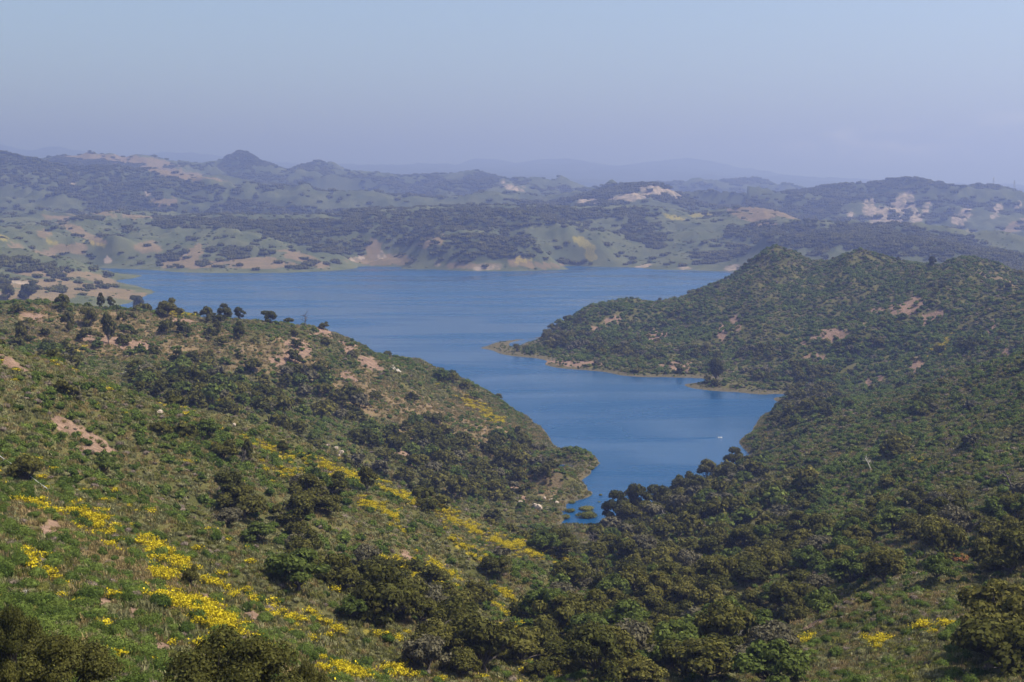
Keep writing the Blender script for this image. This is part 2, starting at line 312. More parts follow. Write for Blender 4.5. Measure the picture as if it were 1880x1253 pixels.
for _pass in range(2):
    skyline(780, 1120, [(-200, 540), (0, 551), (68, 549), (136, 558), (204, 563), (272, 568), (327, 572), (374, 582), (408, 582), (460, 585), (511, 590), (562, 594), (592, 599), (620, 611), (644, 621), (668, 635), (692, 648), (743, 654), (770, 657), (804, 676), (855, 696), (900, 720), (940, 749), (974, 774), (990, 784)], 1.5)
    skyline(1420, 2050, [(900, 634), (940, 626), (1000, 602), (1040, 586), (1080, 560), (1120, 551), (1160, 545), (1200, 553), (1240, 547), (1339, 506), (1376, 478), (1407, 454), (1425, 448), (1458, 460), (1485, 476), (1522, 478), (1546, 466), (1580, 455), (1608, 462), (1648, 476), (1693, 482), (1723, 485), (1751, 473), (1778, 468), (1819, 477), (1880, 501), (2100, 520)], 2.2)
    skyline(3850, 4750, [(-200, 402), (0, 402), (60, 399), (105, 400), (140, 396), (170, 388), (210, 384), (270, 384), (330, 389), (430, 389), (520, 391), (620, 389), (654, 382), (722, 378), (858, 374), (994, 373), (1059, 376), (1151, 373), (1178, 373), (1233, 379), (1274, 390), (1294, 384), (1352, 377), (1393, 378), (1431, 385), (1471, 402), (1492, 409), (1529, 420)], 6)
    skyline(2950, 3750, [(1478, 417), (1546, 420), (1614, 414), (1682, 425), (1723, 428), (1785, 447), (1880, 471), (2100, 500)], 6)
    skyline(5650, 6700, [(-200, 270), (0, 269), (51, 281), (95, 296), (130, 302), (170, 305), (218, 301), (245, 308), (289, 306), (357, 320), (408, 317), (477, 332), (545, 339), (640, 352), (720, 368)], 8, 3, 6250, 7300)
    skyline(7100, 9000, [(-200, 280), (60, 290), (153, 284), (170, 277), (187, 281), (211, 280), (235, 288), (255, 282), (289, 286), (317, 294), (340, 293), (368, 298), (408, 293), (429, 284), (442, 276), (456, 279), (477, 291), (511, 305), (531, 310), (558, 301), (585, 289), (606, 293), (613, 290), (630, 301), (645, 309), (671, 313), (715, 317), (736, 322), (770, 320), (824, 318), (858, 313), (872, 311), (892, 318), (916, 325), (960, 327), (981, 323), (1011, 330), (1032, 325), (1056, 334), (1083, 344), (1130, 356)], 4, 1, 8000, 13500)
    skyline(4850, 5550, [(1018, 369), (1052, 359), (1080, 352), (1107, 347), (1151, 334), (1178, 330), (1206, 334), (1233, 346), (1260, 362), (1300, 376)], 8, 1, 5280, 5650)
    skyline(5560, 6700, [(1240, 356), (1291, 351), (1349, 353), (1431, 348), (1478, 345), (1512, 337), (1560, 334), (1601, 333), (1631, 325), (1679, 323), (1710, 329), (1737, 337), (1771, 339), (1798, 336), (1825, 336), (1853, 343), (1880, 353), (2100, 370)], 9, 1, 5950, 8700)
    skyline(9010, 10500, [(1200, 338), (1240, 334), (1288, 331), (1315, 334), (1339, 331), (1390, 329), (1417, 340), (1444, 346), (1500, 352)], 2, 1, 9400, 13500)
    skyline(19500, 25500, [(-200, 270), (0, 263), (30, 270), (60, 277), (110, 267), (160, 277), (230, 286), (300, 277), (330, 280), (360, 279), (430, 290), (480, 291), (540, 300), (640, 301), (688, 305), (783, 300), (831, 304), (872, 291), (916, 293), (947, 300), (988, 293), (1042, 291), (1097, 300), (1131, 305), (1182, 298), (1260, 290), (1330, 300), (1420, 318), (1520, 335), (2100, 345)], 0, 1, 22000, 26400)
# little unevenness of the banks
H2 = H2 + (1 - land) * fbm(X2, Y2, 40, 3, 60) * 0.6 * smooth(-3, 0.5, H2) * smooth(400, 600, R2)

H2 = np.where(R2 < 690, np.maximum(H2, 1.2), H2)   # no pools short of the inlet

def grid_z(x, y):
    t, l = polar(x, y)
    ti = np.interp(t, TH, np.arange(len(TH))); li = np.interp(l, LR, np.arange(len(LR)))
    i0 = np.clip(ti.astype(int), 0, len(TH) - 2); j0 = np.clip(li.astype(int), 0, len(LR) - 2)
    a, b = ti - i0, li - j0
    return (H2[j0, i0] * (1 - a) + H2[j0, i0 + 1] * a) * (1 - b) + (H2[j0 + 1, i0] * (1 - a) + H2[j0 + 1, i0 + 1] * a) * b

def grad_z(x, y, e=4.0):
    return (grid_z(x + e, y) - grid_z(x - e, y)) / (2 * e), (grid_z(x, y + e) - grid_z(x, y - e)) / (2 * e)

ds = np.exp(np.linspace(math.log(40), math.log(26000), 2900))
def hit(u, v):                   # ground seen at a pixel
    X, Y, Zr = ray(u, v)
    xs, ys = X / Y * ds, ds
    zr = ZC + Zr / Y * ds
    below = zr <= np.maximum(grid_z(xs, ys), 0.0)
    i = int(np.argmax(below)) if below.any() else len(ds) - 1
    return float(xs[i]), float(ys[i]), float(max(grid_z(xs[i:i + 1], ys[i:i + 1])[0], 0.0))

# how high a thing must reach above the ground to be seen (elevation of the skyline in front)
EL = (np.maximum(H2, 0) - ZC) / R2
ELMAX = np.maximum.accumulate(EL, axis=0)
def hidden(x, y, z, top):        # True when even its top stays under the skyline in front
    t, l = polar(x, y)
    i = np.clip(np.searchsorted(TH, t), 0, len(TH) - 1); j = np.clip(np.searchsorted(LR, l) - 3, 0, len(LR) - 1)
    return (z + top - ZC) / np.exp(l) < ELMAX[j, i]

# ------------------------------------------------------------------ materials
def new_mat(name):
    m = bpy.data.materials.new(name); m.use_nodes = True
    m.node_tree.nodes.clear()
    return m, m.node_tree.nodes, m.node_tree.links
def node(ns, kind, **kw):
    n = ns.new(kind)
    for k, v in kw.items():
        if hasattr(n, k): setattr(n, k, v)
        else: n.inputs[k].default_value = v
    return n
def rgb(c): return (c[0], c[1], c[2], 1.0)

def leaf_mat(name, col_a, col_b, trans=0.3, spread=0.5):
    m, ns, ln = new_mat(name)
    oi = node(ns, 'ShaderNodeObjectInfo')
    ge = node(ns, 'ShaderNodeNewGeometry')
    tc = node(ns, 'ShaderNodeTexNoise', Scale=0.05, Detail=3.0)
    ln.new(ge.outputs['Position'], tc.inputs['Vector'])
    mx = node(ns, 'ShaderNodeMix', data_type='RGBA')
    mx.inputs['A'].default_value = rgb(col_a); mx.inputs['B'].default_value = rgb(col_b)
    ad = node(ns, 'ShaderNodeMath', operation='MULTIPLY_ADD'); ad.inputs[1].default_value = 0.65; ln.new(oi.outputs['Random'], ad.inputs[0])
    ml = node(ns, 'ShaderNodeMath', operation='MULTIPLY'); ml.inputs[1].default_value = 0.5; ln.new(tc.outputs['Fac'], ml.inputs[0]); ln.new(ml.outputs[0], ad.inputs[2])
    ln.new(ad.outputs[0], mx.inputs['Factor'])
    # leaf to leaf brightness
    hv = node(ns, 'ShaderNodeHueSaturation')
    ln.new(mx.outputs['Result'], hv.inputs['Color'])
    vr = node(ns, 'ShaderNodeMapRange'); vr.inputs['To Min'].default_value = 1 - spread; vr.inputs['To Max'].default_value = 1 + spread
    ln.new(ge.outputs['Random Per Island'], vr.inputs['Value']); ln.new(vr.outputs[0], hv.inputs['Value'])
    df = node(ns, 'ShaderNodeBsdfDiffuse'); tr = node(ns, 'ShaderNodeBsdfTranslucent')
    ln.new(hv.outputs[0], df.inputs['Color']); ln.new(hv.outputs[0], tr.inputs['Color'])
    ms = node(ns, 'ShaderNodeMixShader'); ms.inputs[0].default_value = trans
    ln.new(df.outputs[0], ms.inputs[1]); ln.new(tr.outputs[0], ms.inputs[2])
    out = node(ns, 'ShaderNodeOutputMaterial'); ln.new(ms.outputs[0], out.inputs['Surface'])
    return m

def plain_mat(name, col, rough=0.8, scale=3.0, var=0.35, metallic=0.0, bump=0.0):
    m, ns, ln = new_mat(name)
    p = node(ns, 'ShaderNodeBsdfPrincipled', Roughness=rough, Metallic=metallic)
    tc = node(ns, 'ShaderNodeTexCoord'); nz = node(ns, 'ShaderNodeTexNoise', Scale=scale, Detail=5.0)
    ln.new(tc.outputs['Object'], nz.inputs['Vector'])
    mx = node(ns, 'ShaderNodeMix', data_type='RGBA')
    mx.inputs['A'].default_value = rgb([c * (1 - var) for c in col]); mx.inputs['B'].default_value = rgb([min(1, c * (1 + var)) for c in col])
    ln.new(nz.outputs['Fac'], mx.inputs['Factor']); ln.new(mx.outputs['Result'], p.inputs['Base Color'])
    if bump:
        b = node(ns, 'ShaderNodeBump', Strength=bump, Distance=0.1); ln.new(nz.outputs['Fac'], b.inputs['Height']); ln.new(b.outputs[0], p.inputs['Normal'])
    out = node(ns, 'ShaderNodeOutputMaterial'); ln.new(p.outputs[0], out.inputs['Surface'])
    return m

M = {}
M['oak'] = leaf_mat('oak_leaves', (0.040, 0.046, 0.013), (0.110, 0.102, 0.027), 0.35)
M['oak_olive'] = leaf_mat('olive_oak_leaves', (0.070, 0.072, 0.020), (0.145, 0.130, 0.034), 0.35)
M['oak_grey'] = leaf_mat('thin_grey_oak_leaves', (0.070, 0.066, 0.040), (0.125, 0.112, 0.066), 0.25)
M['oak_green'] = leaf_mat('fresh_oak_leaves', (0.060, 0.085, 0.020), (0.125, 0.150, 0.036), 0.4)
M['sage'] = leaf_mat('sage_leaves', (0.100, 0.104, 0.038), (0.225, 0.215, 0.105), 0.3)
M['chap'] = leaf_mat('chaparral_leaves', (0.026, 0.050, 0.011), (0.130, 0.168, 0.036), 0.35)
M['light'] = leaf_mat('fresh_leaves', (0.078, 0.088, 0.020), (0.17, 0.162, 0.044), 0.35)
M['dead'] = leaf_mat('dry_twigs', (0.085, 0.068, 0.050), (0.22, 0.175, 0.135), 0.1)
M['rust'] = leaf_mat('rusty_dry_leaves', (0.20, 0.085, 0.035), (0.26, 0.13, 0.055), 0.2)
M['mustard'] = leaf_mat('mustard_flowers', (0.36, 0.29, 0.014), (0.58, 0.46, 0.024), 0.25, 0.35)
M['grass'] = leaf_mat('dry_grass_blades', (0.165, 0.135, 0.050), (0.30, 0.225, 0.105), 0.3)
M['bark'] = plain_mat('oak_bark', (0.075, 0.06, 0.048), 0.9, 4.0)
M['snag'] = plain_mat('bleached_wood', (0.42, 0.38, 0.33), 0.8, 4.0, 0.25)
M['rock'] = plain_mat('pale_boulder', (0.36, 0.29, 0.22), 0.9, 0.8, 0.3, bump=0.6)
M['road'] = plain_mat('road_surface', (0.28, 0.25, 0.21), 0.9, 0.3, 0.15)
M['pipe'] = plain_mat('white_painted_pipe', (0.5, 0.48, 0.44), 0.5, 1.0, 0.15)
M['hull'] = plain_mat('white_boat_hull', (0.62, 0.62, 0.60), 0.3, 2.0, 0.05)
M['dark'] = plain_mat('dark_motor_plastic', (0.03, 0.03, 0.035), 0.4, 2.0, 0.2)
M['glass'] = plain_mat('tinted_windscreen', (0.05, 0.07, 0.09), 0.1, 2.0, 0.1)
M['steel'] = plain_mat('galvanised_steel', (0.30, 0.31, 0.32), 0.6, 2.0, 0.15, 0.3)

# ------------------------------------------------------------------ cover of the ground, surveyed in the photograph
# (u, v, half width, half height, tilt in degrees, nearest, farthest distance)
BARE = [(1672, 562, 26, 17, -20, 900, 1900), (1712, 583, 22, 13, -25, 900, 1900), (1530, 613, 34, 12, -8, 900, 1900), (1682, 670, 11, 24, 25, 800, 1900), (1640, 562, 7, 17, 15, 900, 1900), (1610, 570, 12, 5, -10, 900, 1900),
        (1352, 590, 11, 14, 0, 900, 1900), (1325, 612, 8, 20, -5, 900, 1900), (1122, 588, 18, 10, -10, 900, 1900), (1205, 618, 20, 16, 10, 900, 1900), (1095, 604, 10, 7, 0, 900, 1900), (1595, 702, 7, 14, 10, 900, 1900), (1616, 690, 7, 14, 10, 900, 1900), (1728, 704, 14, 8, 20, 700, 1900),
        (1820, 604, 8, 14, 20, 900, 1900), (1477, 630, 9, 6, 0, 900, 1900), (1585, 588, 7, 5, 0, 900, 1900), (1500, 656, 22, 6, 10, 900, 1900), (1245, 672, 35, 8, 0, 900, 1900), (1060, 668, 50, 6, 4, 900, 1900), (1850, 650, 8, 12, 10, 900, 1900), (1605, 772, 8, 5, 0, 700, 1300),
        (190, 622, 42, 10, 5, 500, 1200), (250, 636, 32, 9, 5, 500, 1200), (590, 612, 26, 10, 10, 600, 1200), (545, 640, 26, 24, 40, 600, 1200), (515, 664, 22, 10, 10, 600, 1200), (640, 640, 18, 14, 35, 600, 1200), (680, 668, 26, 10, 25, 600, 1200), (60, 580, 26, 5, 5, 600, 1200), (330, 590, 30, 5, 5, 600, 1200), (640, 690, 20, 8, 10, 600, 1200),
        (735, 828, 15, 10, 0, 500, 1000), (752, 846, 8, 14, 0, 500, 1000), (20, 668, 34, 10, 25, 300, 700), (120, 782, 28, 16, 30, 250, 560), (165, 812, 36, 18, 25, 250, 560), (205, 830, 18, 12, 20, 250, 560), (95, 972, 24, 16, -30, 150, 300), (80, 1010, 10, 8, 0, 150, 300),
        (190, 1110, 14, 18, 50, 120, 260), (282, 1110, 26, 8, 30, 120, 260), (240, 1140, 8, 26, 20, 100, 260), (235, 1195, 28, 9, 5, 80, 220), (300, 1190, 14, 14, 30, 90, 220), (380, 1098, 16, 8, 10, 120, 260), (460, 1128, 26, 6, 25, 120, 260), (745, 1020, 14, 6, 40, 200, 450), (330, 985, 22, 4, 0, 200, 400), (1496, 1145, 24, 6, -25, 200, 420),
        (945, 895, 12, 6, 0, 500, 900), (965, 915, 9, 4, 0, 500, 900), (260, 705, 5, 5, 0, 500, 900)]
MUST = [(632, 871, 30, 5, 22, 350, 600), (590, 856, 22, 4, 22, 350, 600), (735, 914, 38, 5, 26, 350, 600), (828, 950, 34, 7, 28, 350, 620), (875, 978, 38, 5, 26, 350, 620), (545, 875, 40, 6, 15, 350, 600), (500, 830, 30, 5, 25, 350, 600), (700, 940, 34, 6, 30, 330, 600),
        (100, 937, 42, 6, 14, 150, 300), (180, 965, 44, 10, 35, 150, 300), (290, 1018, 48, 11, 28, 150, 300), (330, 1042, 30, 9, 25, 150, 300), (300, 1062, 18, 7, 0, 150, 300), (400, 1075, 44, 7, 24, 150, 300), (455, 1098, 34, 6, 28, 150, 300), (355, 1122, 46, 13, 14, 120, 260), (395, 1145, 30, 12, 20, 120, 260), (325, 1118, 20, 8, 0, 120, 260),
        (525, 1135, 16, 8, 20, 150, 300), (600, 1150, 34, 5, 24, 150, 300), (690, 1168, 24, 4, 20, 150, 300), (740, 1046, 26, 8, 20, 220, 420), (800, 1058, 36, 8, 26, 220, 420), (765, 1068, 16, 14, 10, 220, 420), (808, 1080, 12, 5, 0, 220, 420), (820, 1056, 30, 4, 35, 220, 420),
        (915, 1168, 34, 10, -6, 200, 400), (935, 1098, 26, 5, 28, 250, 450), (915, 1118, 22, 4, 35, 250, 450), (955, 1008, 40, 8, 20, 400, 620), (1024, 1027, 16, 3, 14, 400, 640), (850, 1010, 30, 5, 30, 350, 600), (640, 1238, 30, 6, 10, 120, 260), (722, 1236, 20, 5, 10, 120, 260), (490, 1200, 14, 5, 0, 100, 220),
        (868, 744, 26, 5, 28, 700, 1100), (900, 765, 20, 5, 25, 700, 1100), (60, 1052, 14, 6, 20, 120, 260), (100, 1066, 16, 4, 25, 120, 260), (55, 1028, 22, 4, 0, 150, 260), (390, 735, 16, 4, 0, 500, 900), (410, 730, 8, 10, 0, 500, 900), (130, 645, 20, 4, 0, 500, 900), (335, 578, 24, 3, 6, 700, 1100),
        (1690, 845, 10, 2.5, -10, 350, 800), (1725, 640, 16, 8, -40, 800, 1500), (1690, 1155, 15, 4, 10, 200, 400), (1745, 1150, 14, 5, 0, 200, 400), (1470, 1180, 12, 4, 0, 200, 400), (1610, 1180, 16, 6, 0, 150, 400),
        (1075, 450, 22, 10, 35, 3300, 4200), (1085, 470, 12, 8, 20, 3300, 4200), (95, 444, 16, 3, 0, 3300, 4200), (175, 447, 24, 2.5, 8, 3300, 4200), (5, 437, 10, 5, 10, 3300, 4200), (1240, 400, 20, 4, 10, 3300, 4500), (1285, 395, 20, 5, 0, 3300, 4500), (960, 478, 16, 5, 0, 3200, 4000), (1785, 430, 16, 5, 30, 4200, 5400)]
DRY = [(1840, 515, 44, 9, 15, 1200, 1700), (110, 399, 40, 3, 4, 3300, 4500), (150, 428, 50, 8, 25, 3300, 4500), (170, 438, 24, 7, 20, 3300, 4500), (80, 428, 14, 6, 0, 3300, 4500), (35, 460, 22, 10, 30, 3300, 4200), (70, 468, 40, 8, 0, 3300, 4200), (130, 455, 40, 8, 0, 3300, 4200), (240, 397, 80, 2.5, 4, 3300, 4500), (180, 388, 45, 5, -5, 3800, 4800), (355, 465, 24, 12, -30, 3200, 4200), (270, 455, 30, 10, 0, 3200, 4200), (560, 476, 50, 10, 20, 3200, 4200), (480, 484, 60, 10, 0, 3200, 4200), (350, 485, 90, 8, 0, 3200, 4200),
       (790, 443, 28, 9, -12, 3300, 4200), (685, 460, 16, 20, 10, 3300, 4200), (1420, 390, 80, 14, 12, 3800, 4700), (1500, 412, 50, 7, 22, 3800, 4700), (1380, 400, 50, 8, 20, 3700, 4700), (1000, 488, 40, 5, 0, 3200, 4000), (860, 488, 50, 5, 0, 3200, 4000), (700, 478, 60, 8, 0, 3200, 4000), (960, 480, 30, 8, 0, 3200, 4000),
       (60, 523, 110, 8, 3, 2000, 3200), (150, 530, 110, 12, 8, 2000, 3200), (230, 540, 50, 8, 10, 2000, 3200), (60, 500, 50, 5, 0, 2000, 3200), (30, 545, 100, 12, 0, 2000, 3200), (120, 505, 60, 6, 0, 2300, 3200), (180, 512, 40, 8, 15, 2300, 3200),
       (200, 290, 120, 8, 5, 6600, 9000), (330, 320, 90, 8, 12, 5500, 8000), (300, 372, 26, 8, 0, 5000, 6500), (1850, 425, 50, 10, -30, 4500, 5500), 
       (280, 625, 300, 50, 8, 600, 1100), (700, 740, 120, 40, 20, 700, 1100), (880, 790, 90, 50, 35, 700, 1100), (1480, 1130, 60, 14, -20, 200, 420), (1000, 880, 50, 30, 10, 600, 900), (430, 720, 40, 12, 0, 500, 900), (300, 1080, 160, 30, 25, 120, 300), (110, 960, 110, 16, 25, 150, 300)]
ROCK = [(1595, 385, 14, 22, -25, 4700, 6200), (1625, 395, 12, 20, 15, 4700, 6200), (1655, 375, 16, 26, 20, 4700, 6200), (1680, 398, 9, 22, -15, 4700, 6200), (1640, 410, 40, 8, 5, 4700, 6200), (1670, 365, 8, 14, -30, 4700, 6200), (1770, 395, 9, 18, 30, 4700, 6200), (1755, 402, 10, 10, 0, 4700, 6200), (1830, 388, 6, 18, 40, 4700, 6200), (1868, 380, 4, 12, 30, 4700, 6200), (1700, 385, 6, 16, 25, 4700, 6200), (1562, 395, 5, 8, 30, 4700, 6200),
        (1150, 362, 46, 8, -5, 4700, 5600), (1200, 350, 36, 10, 10, 4700, 5600), (1240, 358, 22, 8, 20, 4700, 5600), (1080, 370, 22, 5, -5, 4700, 5600), (133, 345, 4, 12, 20, 5300, 6500), (270, 355, 8, 4, 0, 5300, 6500), (940, 345, 26, 4, 15, 6500, 9000),
        (1345, 492, 22, 6, -8, 3000, 3700), (1185, 488, 16, 3, -10, 3000, 3700), (900, 491, 34, 4, -5, 3000, 3700), (197, 479, 11, 5, 8, 3200, 3700), (655, 475, 14, 4, -10, 3300, 3700), (45, 520, 20, 3, 0, 2200, 3000), (700, 470, 6, 5, 0, 3300, 3800), (1255, 493, 14, 3, 0, 3000, 3700), (790, 485, 20, 3, 0, 3000, 3700), (340, 468, 5, 6, 10, 3300, 3700)]
OAKS = [(200, 735, 50, 8, 15, 530, 720), (320, 768, 60, 9, 12, 530, 720), (450, 800, 60, 10, 15, 530, 740), (570, 835, 60, 10, 18, 540, 740), (690, 875, 60, 10, 15, 550, 760), (800, 915, 50, 10, 15, 560, 760), (105, 672, 42, 22, 15, 500, 900), (270, 706, 34, 18, 10, 500, 900), (365, 690, 60, 30, 5, 500, 1000), (460, 712, 36, 36, 0, 500, 1000), (370, 748, 60, 26, 15, 500, 900), (560, 702, 50, 36, 20, 500, 1000), (620, 748, 60, 30, 20, 500, 1000), (440, 780, 30, 16, 20, 500, 900), (500, 755, 40, 20, 10, 500, 900), (320, 730, 40, 18, 10, 500, 900),
        (700, 815, 60, 24, 15, 550, 950), (800, 822, 70, 36, 10, 550, 950), (935, 842, 36, 34, 10, 550, 950), (900, 895, 60, 26, 15, 550, 950), (760, 880, 70, 20, 10, 550, 950), (850, 905, 80, 20, 10, 550, 950), (1002, 868, 14, 14, 0, 600, 950), (950, 912, 10, 10, 0, 600, 950), (980, 870, 10, 10, 0, 600, 950), (540, 800, 60, 12, 20, 500, 900), (820, 700, 22, 10, 20, 800, 1100), (330, 610, 30, 14, 0, 700, 1100), (650, 655, 20, 8, 20, 800, 1100),
        (1215, 950, 100, 40, -18, 480, 800), (1330, 890, 70, 34, -30, 480, 820), (1180, 1010, 90, 44, 0, 400, 760), (1320, 970, 90, 50, -10, 380, 760), (1430, 930, 70, 40, -20, 400, 760), (1130, 1100, 110, 50, 0, 280, 620), (1260, 1060, 120, 54, 0, 280, 620), (1400, 1030, 110, 50, -10, 280, 620), (1530, 1000, 80, 44, -10, 280, 620), (1100, 1200, 150, 60, 0, 180, 460), (1290, 1150, 130, 60, 0, 200, 460), (1330, 1230, 130, 40, 0, 160, 400), (1010, 1170, 50, 60, 20, 200, 460), (1600, 1060, 60, 26, 0, 260, 500), (1440, 1115, 40, 24, 0, 260, 460), (1620, 960, 60, 30, -10, 300, 620), (1730, 975, 50, 40, 0, 260, 520), (1860, 990, 46, 70, 0, 200, 480), (1440, 1220, 30, 30, 0, 160, 400), (1850, 1200, 36, 50, 0, 130, 330), (1180, 930, 60, 16, -20, 560, 800),
        (1485, 735, 46, 44, -20, 900, 1300), (1450, 765, 34, 26, -20, 850, 1300), (1315, 680, 16, 22, 0, 1000, 1500), (1400, 692, 26, 12, 0, 1000, 1500), (1500, 690, 40, 16, 0, 1000, 1500), (1460, 690, 26, 16, 0, 1000, 1500), (1060, 630, 60, 14, 5, 1200, 1700), (1000, 618, 46, 10, -15, 1200, 1700), (1150, 650, 70, 12, 5, 1200, 1700), (1280, 650, 40, 12, 0, 1200, 1700), (1040, 600, 40, 10, -25, 1300, 1800), (1240, 690, 30, 6, 0, 1100, 1600), (1580, 640, 40, 12, 0, 1000, 1500), (1390, 650, 40, 14, 0, 1100, 1600), (1780, 640, 30, 10, -10, 800, 1400),
        (700, 1105, 110, 44, 10, 200, 420), (760, 1135, 90, 34, 10, 200, 420), (640, 1085, 40, 26, 10, 200, 420), (840, 1220, 80, 34, 0, 150, 350), (1030, 1000, 46, 22, 0, 450, 700), (545, 975, 40, 40, 10, 250, 480), (560, 1060, 26, 56, 0, 220, 420), (430, 945, 36, 26, 0, 260, 480), (590, 920, 34, 22, 20, 300, 500), (740, 1180, 60, 20, 0, 180, 350), (1640, 830, 20, 14, 0, 450, 800), (1700, 760, 24, 10, 0, 600, 900)]
WOOD = [(870, 450, 110, 32, 5, 3200, 4400), (850, 402, 260, 20, 0, 3500, 4600), (450, 413, 200, 16, 2, 3700, 4600), (650, 430, 180, 28, 0, 3400, 4600), (1120, 392, 120, 12, 0, 3700, 4600), (1180, 425, 56, 24, 20, 3500, 4500), (1320, 470, 60, 14, -10, 3100, 3900), (1620, 440, 260, 26, 4, 2700, 4300), (1780, 465, 160, 20, 10, 2700, 4000), (1440, 440, 80, 20, 10, 3000, 4000),
        (430, 463, 38, 14, 10, 3200, 4000), (318, 468, 34, 12, -15, 3200, 3900), (492, 466, 14, 9, 20, 3200, 3900), (566, 482, 11, 8, 0, 3200, 3800), (604, 484, 20, 5, 0, 3200, 3800), (370, 485, 9, 7, 0, 3200, 3800), (50, 490, 80, 10, 8, 2500, 3100), (105, 508, 18, 8, 5, 2300, 3000), (222, 515, 11, 6, 0, 2400, 3100), (10, 482, 60, 10, 0, 2500, 3100), (104, 402, 14, 5, 10, 3700, 4400), (150, 402, 40, 3, 0, 3800, 4400), (235, 422, 12, 6, 0, 3400, 4200), (630, 452, 60, 16, 0, 3400, 4200), (760, 420, 90, 18, 0, 3500, 4500), (1000, 395, 90, 14, 0, 3700, 4600),
        (1170, 338, 70, 8, 0, 4900, 5600), (1080, 358, 30, 5, -20, 4900, 5600), (1640, 335, 220, 14, 0, 5200, 6300), (60, 330, 120, 30, 10, 5200, 6800), (250, 325, 160, 14, 8, 5200, 6800), (1350, 372, 120, 14, 5, 5000, 6700), (1480, 375, 90, 20, 0, 4800, 6300)]
SPUR_GREEN = [(1650, 690, 420, 120, -25, 600, 1800), (1300, 590, 300, 110, -15, 1000, 1900), (1700, 560, 380, 120, 5, 900, 1900), (1720, 840, 330, 90, -22, 350, 1000)]

def mask(tab, x, y, z, lam_k=0.35, rough=0.55, seed=70, stretch=1.0):
    u, v, dep = project(x, y, z)
    out = np.zeros(np.shape(x))
    for k, (eu, ev, ru, rv, tilt, d0, d1) in enumerate(tab):
        sel = np.nonzero((np.abs(u - eu) < 2.2 * max(ru, rv)) & (np.abs(v - ev) < 2.2 * max(ru, rv)) & (dep > d0) & (dep < d1))[0]
        if not len(sel): continue
        a = math.radians(tilt); du, dv = u[sel] - eu, v[sel] - ev
        p = (du * math.cos(a) + dv * math.sin(a)) / ru; q = (-du * math.sin(a) + dv * math.cos(a)) / rv
        lam = lam_k * ru * (d0 + d1) / 2 / F * 2 + 2
        n = fbm(x[sel], y[sel] * stretch, lam, 3, seed + k % 17)
        f = np.sqrt(p * p + q * q) + rough * n * 1.6
        out[sel] = np.maximum(out[sel], smooth(1.1, 0.75, f))
    return out

# ------------------------------------------------------------------ ground
def struct(name, me, mat, kind='structure', parent=None):
    o = bpy.data.objects.new(name, me); C.objects.link(o)
    if mat: me.materials.append(mat)
    if kind: o['kind'] = kind
    if parent: o.parent = parent
    return o
def mesh_np(name, co, faces, smooth_on=True):
    me = bpy.data.meshes.new(name)
    co = np.asarray(co, np.float32); faces = np.asarray(faces, np.int32)
    k = faces.shape[1]
    me.vertices.add(len(co)); me.vertices.foreach_set('co', co.ravel())
    me.loops.add(faces.size); me.loops.foreach_set('vertex_index', faces.ravel())
    me.polygons.add(len(faces)); me.polygons.foreach_set('loop_start', np.arange(0, faces.size, k, dtype=np.int32))
    me.polygons.foreach_set('use_smooth', np.full(len(faces), smooth_on))
    me.update(calc_edges=True)
    return me
nr, nc = H2.shape
idx = np.arange(nr * nc).reshape(nr, nc)
q = np.stack([idx[:-1, :-1], idx[:-1, 1:], idx[1:, 1:], idx[1:, :-1]], -1).reshape(-1, 4)[:, ::-1]
gx, gy, gz = X2.ravel(), Y2.ravel(), H2.ravel()
gco = np.stack([gx, gy, gz], -1)
# close the small hole under the viewer
gco = np.concatenate([gco, [[0, 0, 158.4]]])
gme = mesh_np('ground', gco, q)
vis = (np.abs(T2.ravel()) < 0.42)
attrs = {}
for nm, tab in (('bare', BARE), ('must', MUST), ('dry', DRY), ('rock', ROCK)):
    a = np.zeros(len(gco), np.float32); a[:-1][vis] = mask(tab, gx[vis], gy[vis], gz[vis], 0.35, 0.6 if nm == 'rock' else 0.55, 70, 0.12 if nm == 'rock' else 1.0); attrs[nm] = a
ring = np.zeros(len(gco), np.float32)
ring[:-1] = smooth(2.0, 0.7, gz + 1.2 * fbm(gx, gy, 60, 3, 90)) * (np.hypot(gx, gy) > 500)
attrs['ring'] = ring
# far woods as tone of the ground where single trees can no longer be told
rr0 = np.hypot(gx, gy); gl0 = np.full(len(gx), 9.0); fsel = vis & (rr0 > 1900)
gl0[fsel] = spurs(gx[fsel], gy[fsel]) + 0.35 * fbm(gx[fsel], gy[fsel], 420, 4, 101)
wood = np.zeros(len(gco), np.float32)
wood[:-1] = np.where(rr0 > 4700, 0.35 + 0.65 * smooth(0.62, 0.2, gl0), 0.9 * smooth(0.1, -0.25, gl0)) * (1 - 0.9 * np.maximum(np.maximum(attrs['dry'][:-1], attrs['rock'][:-1]), attrs['must'][:-1])) * (gz > 6)
wsel = np.nonzero(fsel)[0]
wood[wsel] = np.maximum(wood[wsel], 0.85 * mask(WOOD, gx[wsel], gy[wsel], gz[wsel], 0.5, 0.5) * np.where(gl0[wsel] > 0.3, 0.5, 1.0))
attrs['wood'] = wood
scrub = np.zeros(len(gco), np.float32); scrub[:-1] = smooth(1750, 2300, rr0); attrs['scrub'] = scrub
gu, gv, gd = project(gx, gy, gz)
for nm, a in attrs.items():
    at = gme.attributes.new(nm, 'FLOAT', 'POINT'); at.data.foreach_set('value', a)

